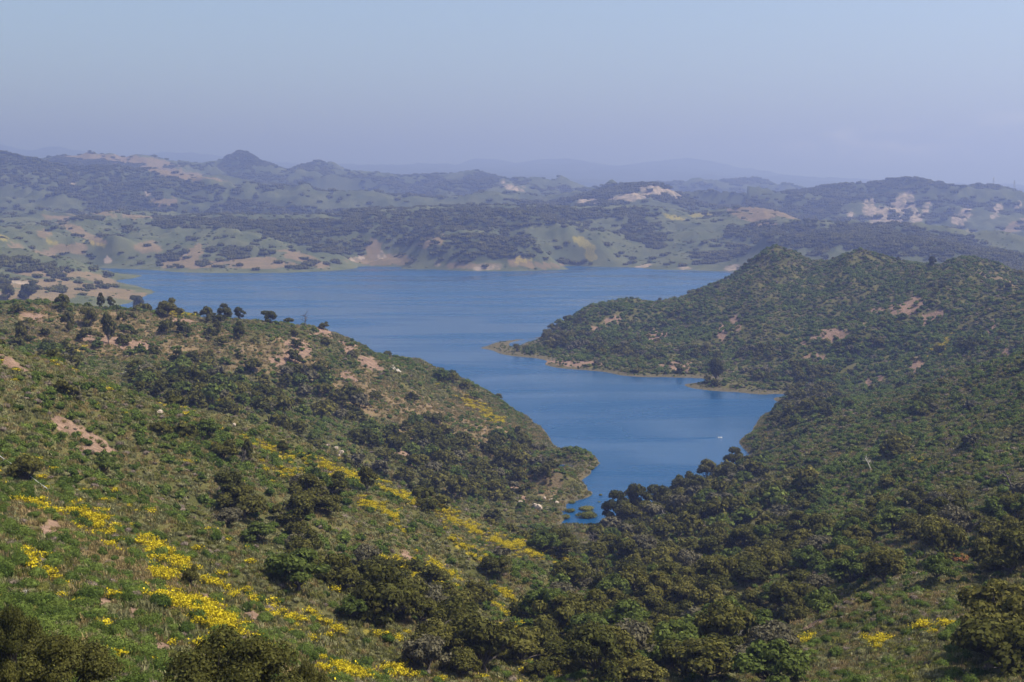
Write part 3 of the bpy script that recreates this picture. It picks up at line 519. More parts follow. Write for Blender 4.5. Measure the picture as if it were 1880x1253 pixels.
def ground_material():
    m, ns, ln = new_mat('hillside_ground')
    geo = node(ns, 'ShaderNodeNewGeometry')
    def nz(scale, detail=6.0, rough=0.6):
        n = node(ns, 'ShaderNodeTexNoise', Scale=scale, Detail=detail, Roughness=rough); ln.new(geo.outputs['Position'], n.inputs['Vector']); return n.outputs['Fac']
    def ramp(f, a, b):
        r = node(ns, 'ShaderNodeMapRange', interpolation_type='SMOOTHSTEP'); r.inputs['From Min'].default_value = a; r.inputs['From Max'].default_value = b
        ln.new(f, r.inputs['Value']); return r.outputs[0]
    def mix(f, a, b):
        x = node(ns, 'ShaderNodeMix', data_type='RGBA')
        if isinstance(f, float): x.inputs['Factor'].default_value = f
        else: ln.new(f, x.inputs['Factor'])
        for s_, c in (('A', a), ('B', b)):
            if isinstance(c, tuple): x.inputs[s_].default_value = rgb(c)
            else: ln.new(c, x.inputs[s_])
        return x.outputs['Result']
    nbs = node(ns, 'ShaderNodeMath', operation='MULTIPLY_ADD'); nbs.inputs[1].default_value = 0.5; ln.new(nz(0.16, 7.0, 0.7), nbs.inputs[0])
    nbh = node(ns, 'ShaderNodeMath', operation='MULTIPLY'); nbh.inputs[1].default_value = 0.5; ln.new(nz(0.018, 8.0, 0.7), nbh.inputs[0]); ln.new(nbh.outputs[0], nbs.inputs[2])
    nb = nbs.outputs[0]
    def att(nm):
        a = node(ns, 'ShaderNodeAttribute', attribute_name=nm)
        x = node(ns, 'ShaderNodeMath', operation='MULTIPLY_ADD'); x.inputs[1].default_value = 2.4; ln.new(nb, x.inputs[0]); x2 = node(ns, 'ShaderNodeMath', operation='SUBTRACT'); x2.inputs[1].default_value = 1.2
        ln.new(a.outputs['Fac'], x.inputs[2]); ln.new(x.outputs[0], x2.inputs[0])
        y = node(ns, 'ShaderNodeMath', operation='MINIMUM'); ln.new(ramp(x2.outputs[0], 0.15, 0.6), y.inputs[0])
        z_ = node(ns, 'ShaderNodeMath', operation='MULTIPLY'); z_.inputs[1].default_value = 6.0; z_.use_clamp = True; ln.new(a.outputs['Fac'], z_.inputs[0]); ln.new(z_.outputs[0], y.inputs[1])
        return y.outputs[0]
    def mul(a, b):
        x = node(ns, 'ShaderNodeMath', operation='MULTIPLY')
        for i, c in enumerate((a, b)):
            if isinstance(c, float): x.inputs[i].default_value = c
            else: ln.new(c, x.inputs[i])
        return x.outputs[0]
    n1, n2, n3, n4 = nz(0.012), nz(0.05), nz(0.35), nz(1.6)
    base = mix(ramp(n2, 0.35, 0.68), (0.072, 0.072, 0.025), (0.145, 0.125, 0.048))
    base = mix(mul(ramp(n3, 0.52, 0.75), 0.5), base, (0.17, 0.135, 0.07))
    base = mix(mul(ramp(n4, 0.45, 0.65), 0.7), base, (0.05, 0.06, 0.02))
    dry = mix(ramp(n2, 0.3, 0.7), (0.150, 0.110, 0.062), (0.225, 0.152, 0.092))
    dry = mix(mul(ramp(n3, 0.5, 0.7), 0.5), dry, (0.15, 0.13, 0.06))
    soil = mix(ramp(n3, 0.3, 0.7), (0.165, 0.108, 0.076), (0.27, 0.180, 0.128))
    soil = mix(mul(ramp(n4, 0.5, 0.7), 0.6), soil, (0.10, 0.072, 0.05))
    rock = mix(ramp(n2, 0.40, 0.60), (0.32, 0.25, 0.19), (0.14, 0.12, 0.08))
    must = mix(ramp(n3, 0.4, 0.6), (0.46, 0.34, 0.03), (0.22, 0.19, 0.05))
    ringc = mix(ramp(n3, 0.3, 0.7), (0.075, 0.068, 0.038), (0.135, 0.112, 0.070))
    c = mix(att('ring'), base, ringc)
    sa = node(ns, 'ShaderNodeAttribute', attribute_name='scrub')
    c = mix(mul(sa.outputs['Fac'], 0.85), c, mix(ramp(n1, 0.35, 0.65), (0.062, 0.076, 0.040), (0.105, 0.112, 0.058)))
    c = mix(mul(att('wood'), 0.85), c, (0.050, 0.058, 0.024))
    c = mix(mul(att('dry'), 0.75), c, dry)
    c = mix(att('bare'), c, soil)
    c = mix(att('rock'), c, rock)
    c = mix(mul(att('must'), 0.45), c, must)
    p = node(ns, 'ShaderNodeBsdfDiffuse', Roughness=0.5)
    ln.new(c, p.inputs['Color'])
    bs = node(ns, 'ShaderNodeMath', operation='MULTIPLY_ADD'); bs.inputs[1].default_value = 0.4; ln.new(n4, bs.inputs[0]); ln.new(n3, bs.inputs[2])
    b = node(ns, 'ShaderNodeBump', Strength=0.9, Distance=1.2)
    ln.new(bs.outputs[0], b.inputs['Height']); ln.new(b.outputs[0], p.inputs['Normal'])
    out = node(ns, 'ShaderNodeOutputMaterial'); ln.new(p.outputs[0], out.inputs['Surface'])
    return m
M['ground'] = ground_material()
ground = struct('ground', gme, M['ground'])

# ------------------------------------------------------------------ lake
def water_material():
    m, ns, ln = new_mat('lake_water')
    geo = node(ns, 'ShaderNodeNewGeometry')
    mp = node(ns, 'ShaderNodeMapping'); mp.inputs['Rotation'].default_value = (0, 0, 0.35); mp.inputs['Scale'].default_value = (0.6, 1.0, 1.0)
    ln.new(geo.outputs['Position'], mp.inputs['Vector'])
    big = node(ns, 'ShaderNodeTexNoise', Scale=0.006, Detail=3.0); ln.new(mp.outputs[0], big.inputs['Vector'])
    mp2 = node(ns, 'ShaderNodeMapping'); mp2.inputs['Rotation'].default_value = (0, 0, -0.12); mp2.inputs['Scale'].default_value = (0.0030, 0.0085, 1.0)
    ln.new(geo.outputs['Position'], mp2.inputs['Vector'])
    strk = node(ns, 'ShaderNodeTexNoise', Scale=1.0, Detail=6.0, Distortion=0.8); ln.new(mp2.outputs[0], strk.inputs['Vector'])
    wv = node(ns, 'ShaderNodeTexNoise', Scale=0.9, Detail=3.0, Roughness=0.6); ln.new(mp.outputs[0], wv.inputs['Vector'])
    wv2 = node(ns, 'ShaderNodeTexNoise', Scale=0.16, Detail=3.0, Roughness=0.6); ln.new(mp.outputs[0], wv2.inputs['Vector'])
    sm = node(ns, 'ShaderNodeMath', operation='MULTIPLY_ADD'); sm.inputs[1].default_value = 2.2
    ln.new(wv2.outputs['Fac'], sm.inputs[0]); ln.new(wv.outputs['Fac'], sm.inputs[2])
    # wind streaks: calmer and rougher lanes
    r = node(ns, 'ShaderNodeMapRange'); r.inputs['From Min'].default_value = 0.40; r.inputs['From Max'].default_value = 0.60; r.inputs['To Min'].default_value = 0.3; r.inputs['To Max'].default_value = 1.0
    ln.new(strk.outputs['Fac'], r.inputs['Value'])
    b = node(ns, 'ShaderNodeBump', Distance=0.35)
    ln.new(r.outputs[0], b.inputs['Strength']); ln.new(sm.outputs[0], b.inputs['Height'])
    p = node(ns, 'ShaderNodeBsdfPrincipled', Roughness=0.2, IOR=1.33)
    rr = node(ns, 'ShaderNodeMapRange'); rr.inputs['From Min'].default_value = 0.42; rr.inputs['From Max'].default_value = 0.58; rr.inputs['To Min'].default_value = 0.14; rr.inputs['To Max'].default_value = 0.32
    ln.new(strk.outputs['Fac'], rr.inputs['Value']); ln.new(rr.outputs[0], p.inputs['Roughness'])
    p.inputs['Base Color'].default_value = (0.004, 0.046, 0.122, 1)
    p.inputs['Specular IOR Level'].default_value = 0.23
    ln.new(b.outputs[0], p.inputs['Normal'])
    out = node(ns, 'ShaderNodeOutputMaterial'); ln.new(p.outputs[0], out.inputs['Surface'])
    return m
M['water'] = water_material()
# sheet that follows the basin: cells of water near where the ground lies under level 0
tw = np.linspace(-0.5, 0.5, 41); lw = np.linspace(math.log(560), math.log(4300), 41)
TW, LW = np.meshgrid(tw, lw); RW = np.exp(LW)
iw = np.arange(41 * 41).reshape(41, 41)
qw = np.stack([iw[:-1, :-1], iw[1:, :-1], iw[1:, 1:], iw[:-1, 1:]], -1).reshape(-1, 4)[:, ::-1]
lake = struct('lake', mesh_np('lake', np.stack([RW * np.sin(TW), RW * np.cos(TW), 0 * RW], -1).reshape(-1, 3), qw), M['water'])

# ------------------------------------------------------------------ foliage meshes (unit radius, standing on z = 0)
def ico(sub):
    t = (1 + 5 ** 0.5) / 2
    v = np.array([(-1, t, 0), (1, t, 0), (-1, -t, 0), (1, -t, 0), (0, -1, t), (0, 1, t), (0, -1, -t), (0, 1, -t), (t, 0, -1), (t, 0, 1), (-t, 0, -1), (-t, 0, 1)], float)
    f = [(0, 11, 5), (0, 5, 1), (0, 1, 7), (0, 7, 10), (0, 10, 11), (1, 5, 9), (5, 11, 4), (11, 10, 2), (10, 7, 6), (7, 1, 8), (3, 9, 4), (3, 4, 2), (3, 2, 6), (3, 6, 8), (3, 8, 9), (4, 9, 5), (2, 4, 11), (6, 2, 10), (8, 6, 7), (9, 8, 1)]
    v = list(map(tuple, v / np.linalg.norm(v[0])))
    for _ in range(sub):
        c, g = {}, []
        def midp(a, b):
            k = (min(a, b), max(a, b))
            if k not in c:
                p = np.array(v[a]) + np.array(v[b]); v.append(tuple(p / np.linalg.norm(p))); c[k] = len(v) - 1
            return c[k]
        for a, b, d in f:
            x, y, z_ = midp(a, b), midp(b, d), midp(d, a)
            g += [(a, x, z_), (b, y, x), (d, z_, y), (x, y, z_)]
        f = g
    return np.array(v), np.array(f)
ICO1, ICO2 = ico(1), ico(2)

def leaf_quads(rng, lobes, n, size, droop=0.15, spread=0.10, aspect=1.5):
    """n leaf-clump quads over the shells of ellipsoid lobes (cx, cy, cz, rx, ry, rz)"""
    lobes = np.asarray(lobes)
    wgt = (lobes[:, 3] * lobes[:, 4] + lobes[:, 4] * lobes[:, 5] + lobes[:, 3] * lobes[:, 5]); wgt = wgt / wgt.sum()
    k = rng.choice(len(lobes), n, p=wgt)
    d = rng.normal(size=(n, 3)); d /= np.linalg.norm(d, axis=1)[:, None]
    d[:, 2] = np.where(d[:, 2] < -0.35, -d[:, 2] * 0.5, d[:, 2])
    rad = 1 + rng.normal(size=n) * spread
    L = lobes[k]
    c = L[:, :3] + d * L[:, 3:] * rad[:, None]
    keep = np.ones(n, bool)
    for j, l in enumerate(lobes):        # not deep inside another lobe
        inn = (((c - l[:3]) / l[3:]) ** 2).sum(1) < 0.72
        keep &= ~(inn & (k != j))
    keep &= c[:, 2] > 0.02
    c, d = c[keep], d[keep]; n = len(c)
    nrm = d * 0.95 + rng.normal(size=(n, 3)) * 0.42; nrm[:, 2] += droop
    nrm /= np.linalg.norm(nrm, axis=1)[:, None]
    t = np.cross(nrm, rng.normal(size=(n, 3))); t /= np.linalg.norm(t, axis=1)[:, None]
    b = np.cross(nrm, t)
    s = size * rng.uniform(0.55, 1.35, n)[:, None]
    t = t * s * aspect * 0.5; b = b * s * 0.5
    co = np.stack([c - t, c - 0.1 * t + b, c + t, c + 0.1 * t - b], 1).reshape(-1, 3)
    return co, np.arange(n * 4).reshape(n, 4)

def core(rng, lobes, shrink=0.84, sub=ICO1):
    V, Fc, o = [], [], 0
    for l in np.asarray(lobes):
        v = sub[0] * (1 + rng.normal(size=(len(sub[0]), 1)) * 0.07) * l[3:] * shrink + l[:3]
        v[:, 2] = np.maximum(v[:, 2], 0.02)
        V.append(v); Fc.append(sub[1] + o); o += len(v)
    return np.concatenate(V), np.concatenate(Fc)

def combo(name, quads, tris, mats, tri_mat=0):
    me = bpy.data.meshes.new(name)
    qc, qf = quads
    tcv, tf = tris if tris is not None else (np.zeros((0, 3)), np.zeros((0, 3), int))
    co = np.concatenate([qc, tcv]).astype(np.float32)
    loops = np.concatenate([qf.ravel(), (tf + len(qc)).ravel()]).astype(np.int32)
    starts = np.concatenate([np.arange(len(qf)) * 4, len(qf) * 4 + np.arange(len(tf)) * 3]).astype(np.int32)
    me.vertices.add(len(co)); me.vertices.foreach_set('co', co.ravel())
    me.loops.add(len(loops)); me.loops.foreach_set('vertex_index', loops)
    me.polygons.add(len(starts)); me.polygons.foreach_set('loop_start', starts)
    me.update(calc_edges=True)
    for m in mats: me.materials.append(m)
    return me

def shrub_lobes(rng, n=5, flat=0.75):
    L = [(0, 0, 0.42 * flat, 0.62, 0.62, 0.5 * flat)]
    for i in range(n):
        a = i * 2 * math.pi / n + rng.uniform(-0.4, 0.4); r = rng.uniform(0.35, 0.6); s = rng.uniform(0.32, 0.48)
        L.append((math.cos(a) * r, math.sin(a) * r, rng.uniform(0.25, 0.55) * flat, s, s, s * flat * rng.uniform(0.8, 1.1)))
    return np.array(L)

def oak_lobes(rng, n=9):
    """spreading crown about 1 in radius, between 0.35 and 1.45 high"""
    L = []
    for i in range(n):
        a = i * 2.39996 + rng.uniform(-0.6, 0.6); r = rng.uniform(0.22, 0.80) * (0.3 if i == 0 else 1.0)
        s = rng.uniform(0.20, 0.42)
        z = 1.10 - 0.85 * r * r + rng.uniform(-0.40, 0.20)
        L.append((math.cos(a) * r, math.sin(a) * r, max(z, 0.34), s * rng.uniform(0.9, 1.25), s * rng.uniform(0.9, 1.25), s * rng.uniform(0.65, 0.9)))
    return np.array(L)

def tube(path, radii, seg=7):
    V, Fq = [], []
    path = np.asarray(path, float)
    for i, (p, r) in enumerate(zip(path, radii)):
        d = path[min(i + 1, len(path) - 1)] - path[max(i - 1, 0)]; d /= np.linalg.norm(d) + 1e-9
        a = np.cross(d, (0.31, 0.9, 0.2)); a /= np.linalg.norm(a); b = np.cross(d, a)
        for k in range(seg):
            th = 2 * math.pi * k / seg
            V.append(p + (a * math.cos(th) + b * math.sin(th)) * r)
    for i in range(len(path) - 1):
        for k in range(seg):
            Fq.append((i * seg + k, i * seg + (k + 1) % seg, (i + 1) * seg + (k + 1) % seg, (i + 1) * seg + k))
    return np.array(V), np.array(Fq)
def merge(parts):
    V, Fq, o = [], [], 0
    for v, f in parts: V.append(v); Fq.append(f + o); o += len(v)
    return np.concatenate(V), np.concatenate(Fq)

def oak_trunk(rng, lobes, thick=0.055):
    fork = np.array((rng.uniform(-0.05, 0.05), rng.uniform(-0.05, 0.05), 0.24))
    parts = [tube([(0, 0, -0.25), (0.01, 0, 0.02), fork * (0.6, 0.6, 0.55), fork], [thick * 1.5, thick * 1.25, thick, thick * 0.9], 8)]
    for l in lobes:
        mid_ = (fork + l[:3]) / 2 + np.array((0, 0, -0.10)) + rng.normal(size=3) * 0.04
        parts.append(tube([fork - (0, 0, 0.03), mid_, l[:3] + (0, 0, 0.3 * l[5])], [thick * 0.62, thick * 0.42, thick * 0.16], 6))
        for _ in range(2):
            e = l[:3] + rng.normal(size=3) * l[3:] * 0.6
            parts.append(tube([mid_, (mid_ + e) / 2 + rng.normal(size=3) * 0.03, e], [thick * 0.3, thick * 0.2, thick * 0.08], 5))
    return merge(parts)

R_ = np.random.default_rng
SHRUB = {}
for kind, nq, size, flat in (('sage', 150, 0.20, 0.95), ('chap', 190, 0.20, 1.1), ('light', 150, 0.19, 1.0), ('dead', 130, 0.17, 1.0)):
    SHRUB[kind] = []
    for k in range(4):
        rng = R_(100 + k + len(kind) * 7); L = shrub_lobes(rng, 5, flat)
        qd = leaf_quads(rng, L, nq * 2, size, 0.25, 0.13, 2.4 if kind == 'dead' else 1.5)
        SHRUB[kind].append(combo(kind + '_shrub', qd, core(rng, L, 0.72 if kind == 'dead' else 0.8), [M[kind]]))
SHRUB_NEAR = {}
for kind, nq, size, flat in (('sage', 1300, 0.085, 0.95), ('chap', 1500, 0.085, 1.1), ('light', 1300, 0.085, 1.0), ('dead', 900, 0.07, 1.0)):
    SHRUB_NEAR[kind] = []
    for k in range(4):
        rng = R_(200 + k + len(kind) * 7); L = shrub_lobes(rng, 7, flat)
        qd = leaf_quads(rng, L, nq, size, 0.25, 0.14, 3.0 if kind == 'dead' else 1.6)
        SHRUB_NEAR[kind].append(combo(kind + '_shrub', qd, core(rng, L, 0.74), [M[kind]]))
MUSTARD = []
for k in range(4):               # loose spray of flower heads on thin stalks
    rng = R_(300 + k); n = 120
    c = np.stack([rng.normal(size=n) * 0.5, rng.normal(size=n) * 0.5, rng.uniform(0.35, 1.0, n)], -1)
    nrm = rng.normal(size=(n, 3)) * 0.6 + (0, 0, 0.7); nrm /= np.linalg.norm(nrm, axis=1)[:, None]
    t = np.cross(nrm, rng.normal(size=(n, 3))); t /= np.linalg.norm(t, axis=1)[:, None]; b = np.cross(nrm, t)
    s = 0.11 * rng.uniform(0.6, 1.4, n)[:, None]
    co = np.stack([c - t * s, c + b * s, c + t * s, c - b * s], 1).reshape(-1, 3)
    me = combo('mustard', (co, np.arange(n * 4).reshape(n, 4)), None, [M['mustard'], M['light']])
    MUSTARD.append(me)
    st = [tube([(p[0] * 0.6, p[1] * 0.6, 0), p], [0.016, 0.01], 3) for p in c[:70]]
    sv, sf = merge(st)
    nm = combo('mustard', (np.concatenate([co, sv]), np.concatenate([np.arange(n * 4).reshape(n, 4), sf + len(co)])), None, [M['mustard'], M['light']])
    mi = np.concatenate([np.zeros(n, np.int32), np.ones(len(sf), np.int32)]); nm.polygons.foreach_set('material_index', mi)
    MUSTARD[-1] = nm
OAKM, OAKN, OAKF = [], [], []
TREEMAT = ['oak', 'oak_olive', 'oak', 'oak_green', 'oak', 'oak', 'oak_olive', 'oak_grey', 'oak', 'oak_green']
TONE = {'oak': 'dark', 'oak_olive': 'olive', 'oak_green': 'green', 'oak_grey': 'greyish'}
for k in range(10):
    rng = R_(400 + k); L = oak_lobes(rng, 15 + k % 4); L[:, 3:] *= 0.82
    qd = leaf_quads(rng, L, 3400, 0.085, 0.2, 0.12)
    OAKM.append((combo('oak_crown', qd, core(rng, L, 0.70), [M[TREEMAT[k]]]), combo('oak_trunk', oak_trunk(rng, L[:9]), None, [M['bark']])))
    qd = leaf_quads(rng, L, 420, 0.20, 0.2, 0.12)
    tv, tf = oak_trunk(rng, L[:3])
    me = combo('oak', (np.concatenate([qd[0], tv]), np.concatenate([qd[1], tf + len(qd[0])])), core(rng, L, 0.78), [M[TREEMAT[k]], M['bark']])
    nq_ = len(qd[1]); mi = np.zeros(len(me.polygons), np.int32); mi[nq_:nq_ + len(tf)] = 1; me.polygons.foreach_set('material_index', mi)
    OAKF.append(me)
for k in range(3):
    rng = R_(500 + k); L = oak_lobes(rng, 30); L[:, 3:] *= 0.66
    qd = leaf_quads(rng, L, 26000, 0.032, 0.2, 0.16)
    OAKN.append((combo('oak_crown', qd, core(rng, L, 0.55, ICO2), [M['oak']]), combo('oak_trunk', oak_trunk(rng, L[:14], 0.05), None, [M['bark']])))
CLUMP = []                       # patch of far woodland, about 1 in radius
for k in range(4):
    rng = R_(600 + k); L = []
    for i in range(7):
        a = i * 2.39996; r = 0.28 * math.sqrt(i) * rng.uniform(0.8, 1.2); s = rng.uniform(0.24, 0.36)
        L.append((math.cos(a) * r, math.sin(a) * r, s * 0.75, s, s, s * 0.8))
    L = np.array(L)
    CLUMP.append(combo('wood_patch', leaf_quads(rng, L, 260, 0.13, 0.2, 0.1), core(rng, L, 0.85), [M['oak']]))

# ------------------------------------------------------------------ scattering
def sector(n_per_m2, r0, r1, rng, half=0.395):
    n = int(half * (r1 * r1 - r0 * r0) * n_per_m2)
    t = rng.uniform(-half, half, n); r = np.sqrt(rng.uniform(r0 * r0, r1 * r1, n))
    return r * np.sin(t), r * np.cos(t)

def instancer(name, meshes, pos, scl, rotz, vid, label, cat):
    """one mass of plants: points carrying copies of a few plant shapes"""
    me = bpy.data.meshes.new(name)
    me.vertices.add(len(pos)); me.vertices.foreach_set('co', np.asarray(pos, np.float32).ravel())
    a = me.attributes.new('scl', 'FLOAT_VECTOR', 'POINT'); a.data.foreach_set('vector', np.asarray(scl, np.float32).ravel())
    rv = np.zeros((len(pos), 3), np.float32); rv[:, 2] = rotz
    a = me.attributes.new('rot', 'FLOAT_VECTOR', 'POINT'); a.data.foreach_set('vector', rv.ravel())
    a = me.attributes.new('vid', 'INT', 'POINT'); a.data.foreach_set('value', np.asarray(vid, np.int32))
    o = bpy.data.objects.new(name, me); C.objects.link(o)
    o['kind'] = 'stuff'; o['label'] = label; o['category'] = cat
    g = bpy.data.node_groups.new(name + '_plants', 'GeometryNodeTree')
    g.interface.new_socket('Geometry', in_out='INPUT', socket_type='NodeSocketGeometry')
    g.interface.new_socket('Geometry', in_out='OUTPUT', socket_type='NodeSocketGeometry')
    ns, ln = g.nodes, g.links
    gi, go = ns.new('NodeGroupInput'), ns.new('NodeGroupOutput')
    jn = ns.new('GeometryNodeJoinGeometry')
    for k, m in reversed(list(enumerate(meshes))):
        so = bpy.data.objects.new(name + '_shape', m)
        oi = ns.new('GeometryNodeObjectInfo'); oi.inputs['Object'].default_value = so
        oi.inputs['As Instance'].default_value = True
        ln.new(oi.outputs['Geometry'], jn.inputs[0])
    ip = ns.new('GeometryNodeInstanceOnPoints'); ip.inputs['Pick Instance'].default_value = True
    def na(nm, dt):
        n = ns.new('GeometryNodeInputNamedAttribute'); n.data_type = dt; n.inputs['Name'].default_value = nm; return n.outputs[0]
    er = ns.new('FunctionNodeEulerToRotation')
    ln.new(na('rot', 'FLOAT_VECTOR'), er.inputs[0])
    ln.new(gi.outputs[0], ip.inputs['Points']); ln.new(jn.outputs[0], ip.inputs['Instance'])
    ln.new(na('vid', 'INT'), ip.inputs['Instance Index']); ln.new(er.outputs[0], ip.inputs['Rotation']); ln.new(na('scl', 'FLOAT_VECTOR'), ip.inputs['Scale'])
    ln.new(ip.outputs[0], go.inputs[0])
    md = o.modifiers.new('plants', 'NODES'); md.node_group = g
    return o

# ------------------------------------------------------------------ landmarks for telling look-alikes apart
MARKS = [(95, 1190, 'the big corner oak'), (428, 1200, 'the big rounded oak'), (350, 1060, 'the lone oak between flowers'), (355, 1125, 'the brightest yellow patch'), (100, 937, 'the leftmost yellow streak'), (40, 875, 'the white pipe'), (150, 800, 'the pinkish soil scar'), (290, 1020, 'the long yellow streak'),
         (560, 1060, 'the tall oak column'), (430, 945, 'the dark oak clump'), (675, 890, 'the oak among yellow flowers'), (785, 930, 'the round oak on the flower line'), (765, 1060, 'the middle yellow patch'), (700, 1120, 'the lower grove'), (915, 1168, 'the lowest centre yellow patch'), (1030, 1005, 'the broad valley oak'),
         (1060, 1100, 'the wood edge'), (1216, 960, 'the white bare trunk'), (1268, 1178, 'the bleached trunk'), (1345, 1185, 'the fallen pale trunk'), (1498, 970, 'the single stemmed oak'), (1598, 850, 'the leaning bleached trunk'), (1730, 990, 'the large olive oak'), (1752, 1022, 'the rusty shrub'), (1860, 890, 'the bent dead tree'), (1870, 980, 'the right edge oak'),
         (1720, 1152, 'the lower right yellow flowers'), (1720, 900, 'the upper right yellow flowers'), (1850, 1200, 'the bottom right oaks'), (1496, 1145, 'the small tan clearing'), (1330, 860, 'the near right shore'), (1150, 930, 'the shore wood tip'), (620, 832, 'the boulder cluster'), (293, 758, 'the flat boulder'), (935, 850, 'the tallest grove oak'), (105, 680, 'the left hill clump'),
         (590, 605, 'the pinkish bank'), (225, 686, 'the road glimpse'), (1315, 690, 'the bank oak'), (1480, 735, 'the brownish shore grove'), (1672, 562, 'the largest pink scar'), (1530, 613, 'the long pink scar'), (1120, 590, 'the peninsula tip scar'), (1500, 1240, 'the bottom edge'), (640, 1238, 'the bottom yellow flowers'), (880, 1230, 'the bottom centre brush')]
USED = {}
def place(u, v):
    best = min(MARKS, key=lambda m_: (m_[0] - u) ** 2 + (m_[1] - v) ** 2)
    du, dv = u - best[0], v - best[1]; d = math.hypot(du, dv)
    how = 'close' if d < 35 else ('just' if d < 75 else 'well')
    if abs(du) > 2.2 * abs(dv): rel = 'right of' if du > 0 else 'left of'
    elif abs(dv) > 2.2 * abs(du): rel = 'below' if dv > 0 else 'above'
    else: rel = ('lower' if dv > 0 else 'upper') + (' right of' if du > 0 else ' left of')
    return f'{how} {rel} {best[2]}'

# ------------------------------------------------------------------ oaks: where they stand
rng = R_(21)
ox, oy = [], []
for dens, r0, r1 in ((1 / 14, 80, 420), (1 / 22, 420, 900), (1 / 30, 900, 1900)):
    a, b = sector(dens, r0, r1, rng); ox.append(a); oy.append(b)
ox, oy = np.concatenate(ox), np.concatenate(oy)
oz = grid_z(ox, oy)
om = mask(OAKS, ox, oy, oz, 0.5, 0.4)
open_flat = mask([(1050, 995, 62, 30, 10, 480, 780)], ox, oy, oz, 0.5, 0.3)
om = om * (1 - open_flat)
stray = 0.012 + 0.03 * (fbm(ox, oy, 150, 2, 77) > 0.15) + 0.05 * (mask(SPUR_GREEN, ox, oy, oz, 0.3, 0.2) > 0.5) * (spurs(ox, oy) < -0.05)
keep = (rng.random(len(ox)) < np.maximum(om * 0.9, stray * (np.hypot(ox, oy) > 260) * (open_flat < 0.3))) & (oz > 1.6)
ox, oy, oz, om = ox[keep], oy[keep], oz[keep], om[keep]
orad = 2.7 + 3.7 * rng.random(len(ox)) ** 1.5 * np.where(om > 0.3, 1.0, 0.62)
# trees seen one by one: (u, v of the foot, crown width px, height px, label)
ONE = [(14, 553, 32, 32, 'dark oak on the left skyline nearest the left edge'),
       (52, 553, 34, 34, 'ragged dark oak on the left skyline, second from the left edge'),
       (115, 570, 32, 28, 'rounded dark oak on the left skyline, third from the left edge'),
       (186, 566, 17, 24, 'narrow upright oak on the left skyline beside a smaller one'),
       (204, 568, 16, 20, 'smaller of the two narrow oaks standing close on the left skyline'),
       (253, 570, 28, 28, 'pointed oak on the left skyline just before the water begins'),
       (307, 584, 42, 34, 'broad flat topped oak on the left skyline against the lake'),
       (380, 594, 30, 30, 'open branched oak on the left skyline right of the broad one'),
       (413, 588, 32, 26, 'left half of a pair of spreading oaks against the lake'),
       (440, 590, 24, 22, 'right half of a pair of spreading oaks against the lake'),
       (495, 594, 32, 24, 'lone rounded oak on the crest right of the oak pair'),
       (595, 606, 22, 16, 'low oak at the top of the pinkish bare bank'),
       (125, 612, 30, 40, 'tall dark oak below the left skyline above the brush'),
       (40, 630, 26, 42, 'slim dark oak low on the far left of the oak hill'),
       (200, 634, 32, 60, 'tall narrow oak standing on the pinkish bare slope'),
       (165, 602, 34, 36, 'dark oak just under the left skyline beside the bare slope'),
       (310, 606, 22, 26, 'small dense oak right below the broad flat topped oak'),
       (400, 612, 20, 26, 'small upright oak below the open branched one'),
       (440, 626, 26, 30, 'dark oak under the crest left of the bare bank'),
       (675, 905, 42, 52, 'dark oak among yellow flowers on the near left spur'),
       (785, 946, 46, 38, 'round dark oak at the right end of the yellow flower line'),
       (350, 1082, 38, 52, 'lone dark oak between two yellow flower patches'),
       (455, 850, 26, 40, 'dark leaning oak on the crest of the near left spur'),
       (520, 835, 28, 26, 'low dark oak at the left start of the yellow flower line'),
       (1712, 492, 18, 20, 'single tree on the skyline of the right hill'),
       (1516, 480, 12, 14, 'small tree in the saddle of the right hill skyline'),
       (935, 868, 62, 62, 'tallest dark oak in the grove left of the inlet'),
       (1002, 884, 30, 34, 'dark oak alone on the open point left of the inlet'),
       (1030, 1024, 92, 56, 'broad dark oak by the foot of the valley below the inlet'),
       (1315, 702, 34, 46, 'dark oak at the water edge on the small bank'),
       (1730, 1030, 92, 92, 'large olive oak above the rust coloured shrub'),
       (1870, 1030, 92, 110, 'large dark oak against the right edge of the picture'),
       (1498, 985, 34, 48, 'single stemmed oak showing its dark trunk in the right wood')]
def near_px(u, v, w): return [u, v, w]
hand = []
for u, v, wpx, hpx, lab in ONE:
    x, y, z = hit(u, v)
    if 'left skyline' in lab or 'against the lake' in lab or 'crest' in lab: wpx, hpx = wpx * 1.05, hpx * 1.2
    hand.append((x, y, z, wpx * y / F / 2, hpx * y / F, lab))
NEARB = [(105, 98, 215, 1150, 'big olive brown oak in the bottom left corner'), (22, 104, 120, 1098, 'taller dark oak cut by the left edge near the bottom corner'), (425, 100, 265, 1150, 'big rounded oak at the bottom edge left of centre'),
         (562, 104, 100, 1204, 'smaller oak at the bottom edge right of the big rounded one'), (-20, 88, 120, 1185, 'oak mostly outside the bottom left corner')]
for u, d, wpx, vtop, lab in NEARB:
    x, y, zt = pix_at(u, vtop, d); z = float(grid_z(np.array([x]), np.array([y]))[0])
    hand.append((x, y, z, wpx * d / F / 2, max(zt - z, 3.0), lab))
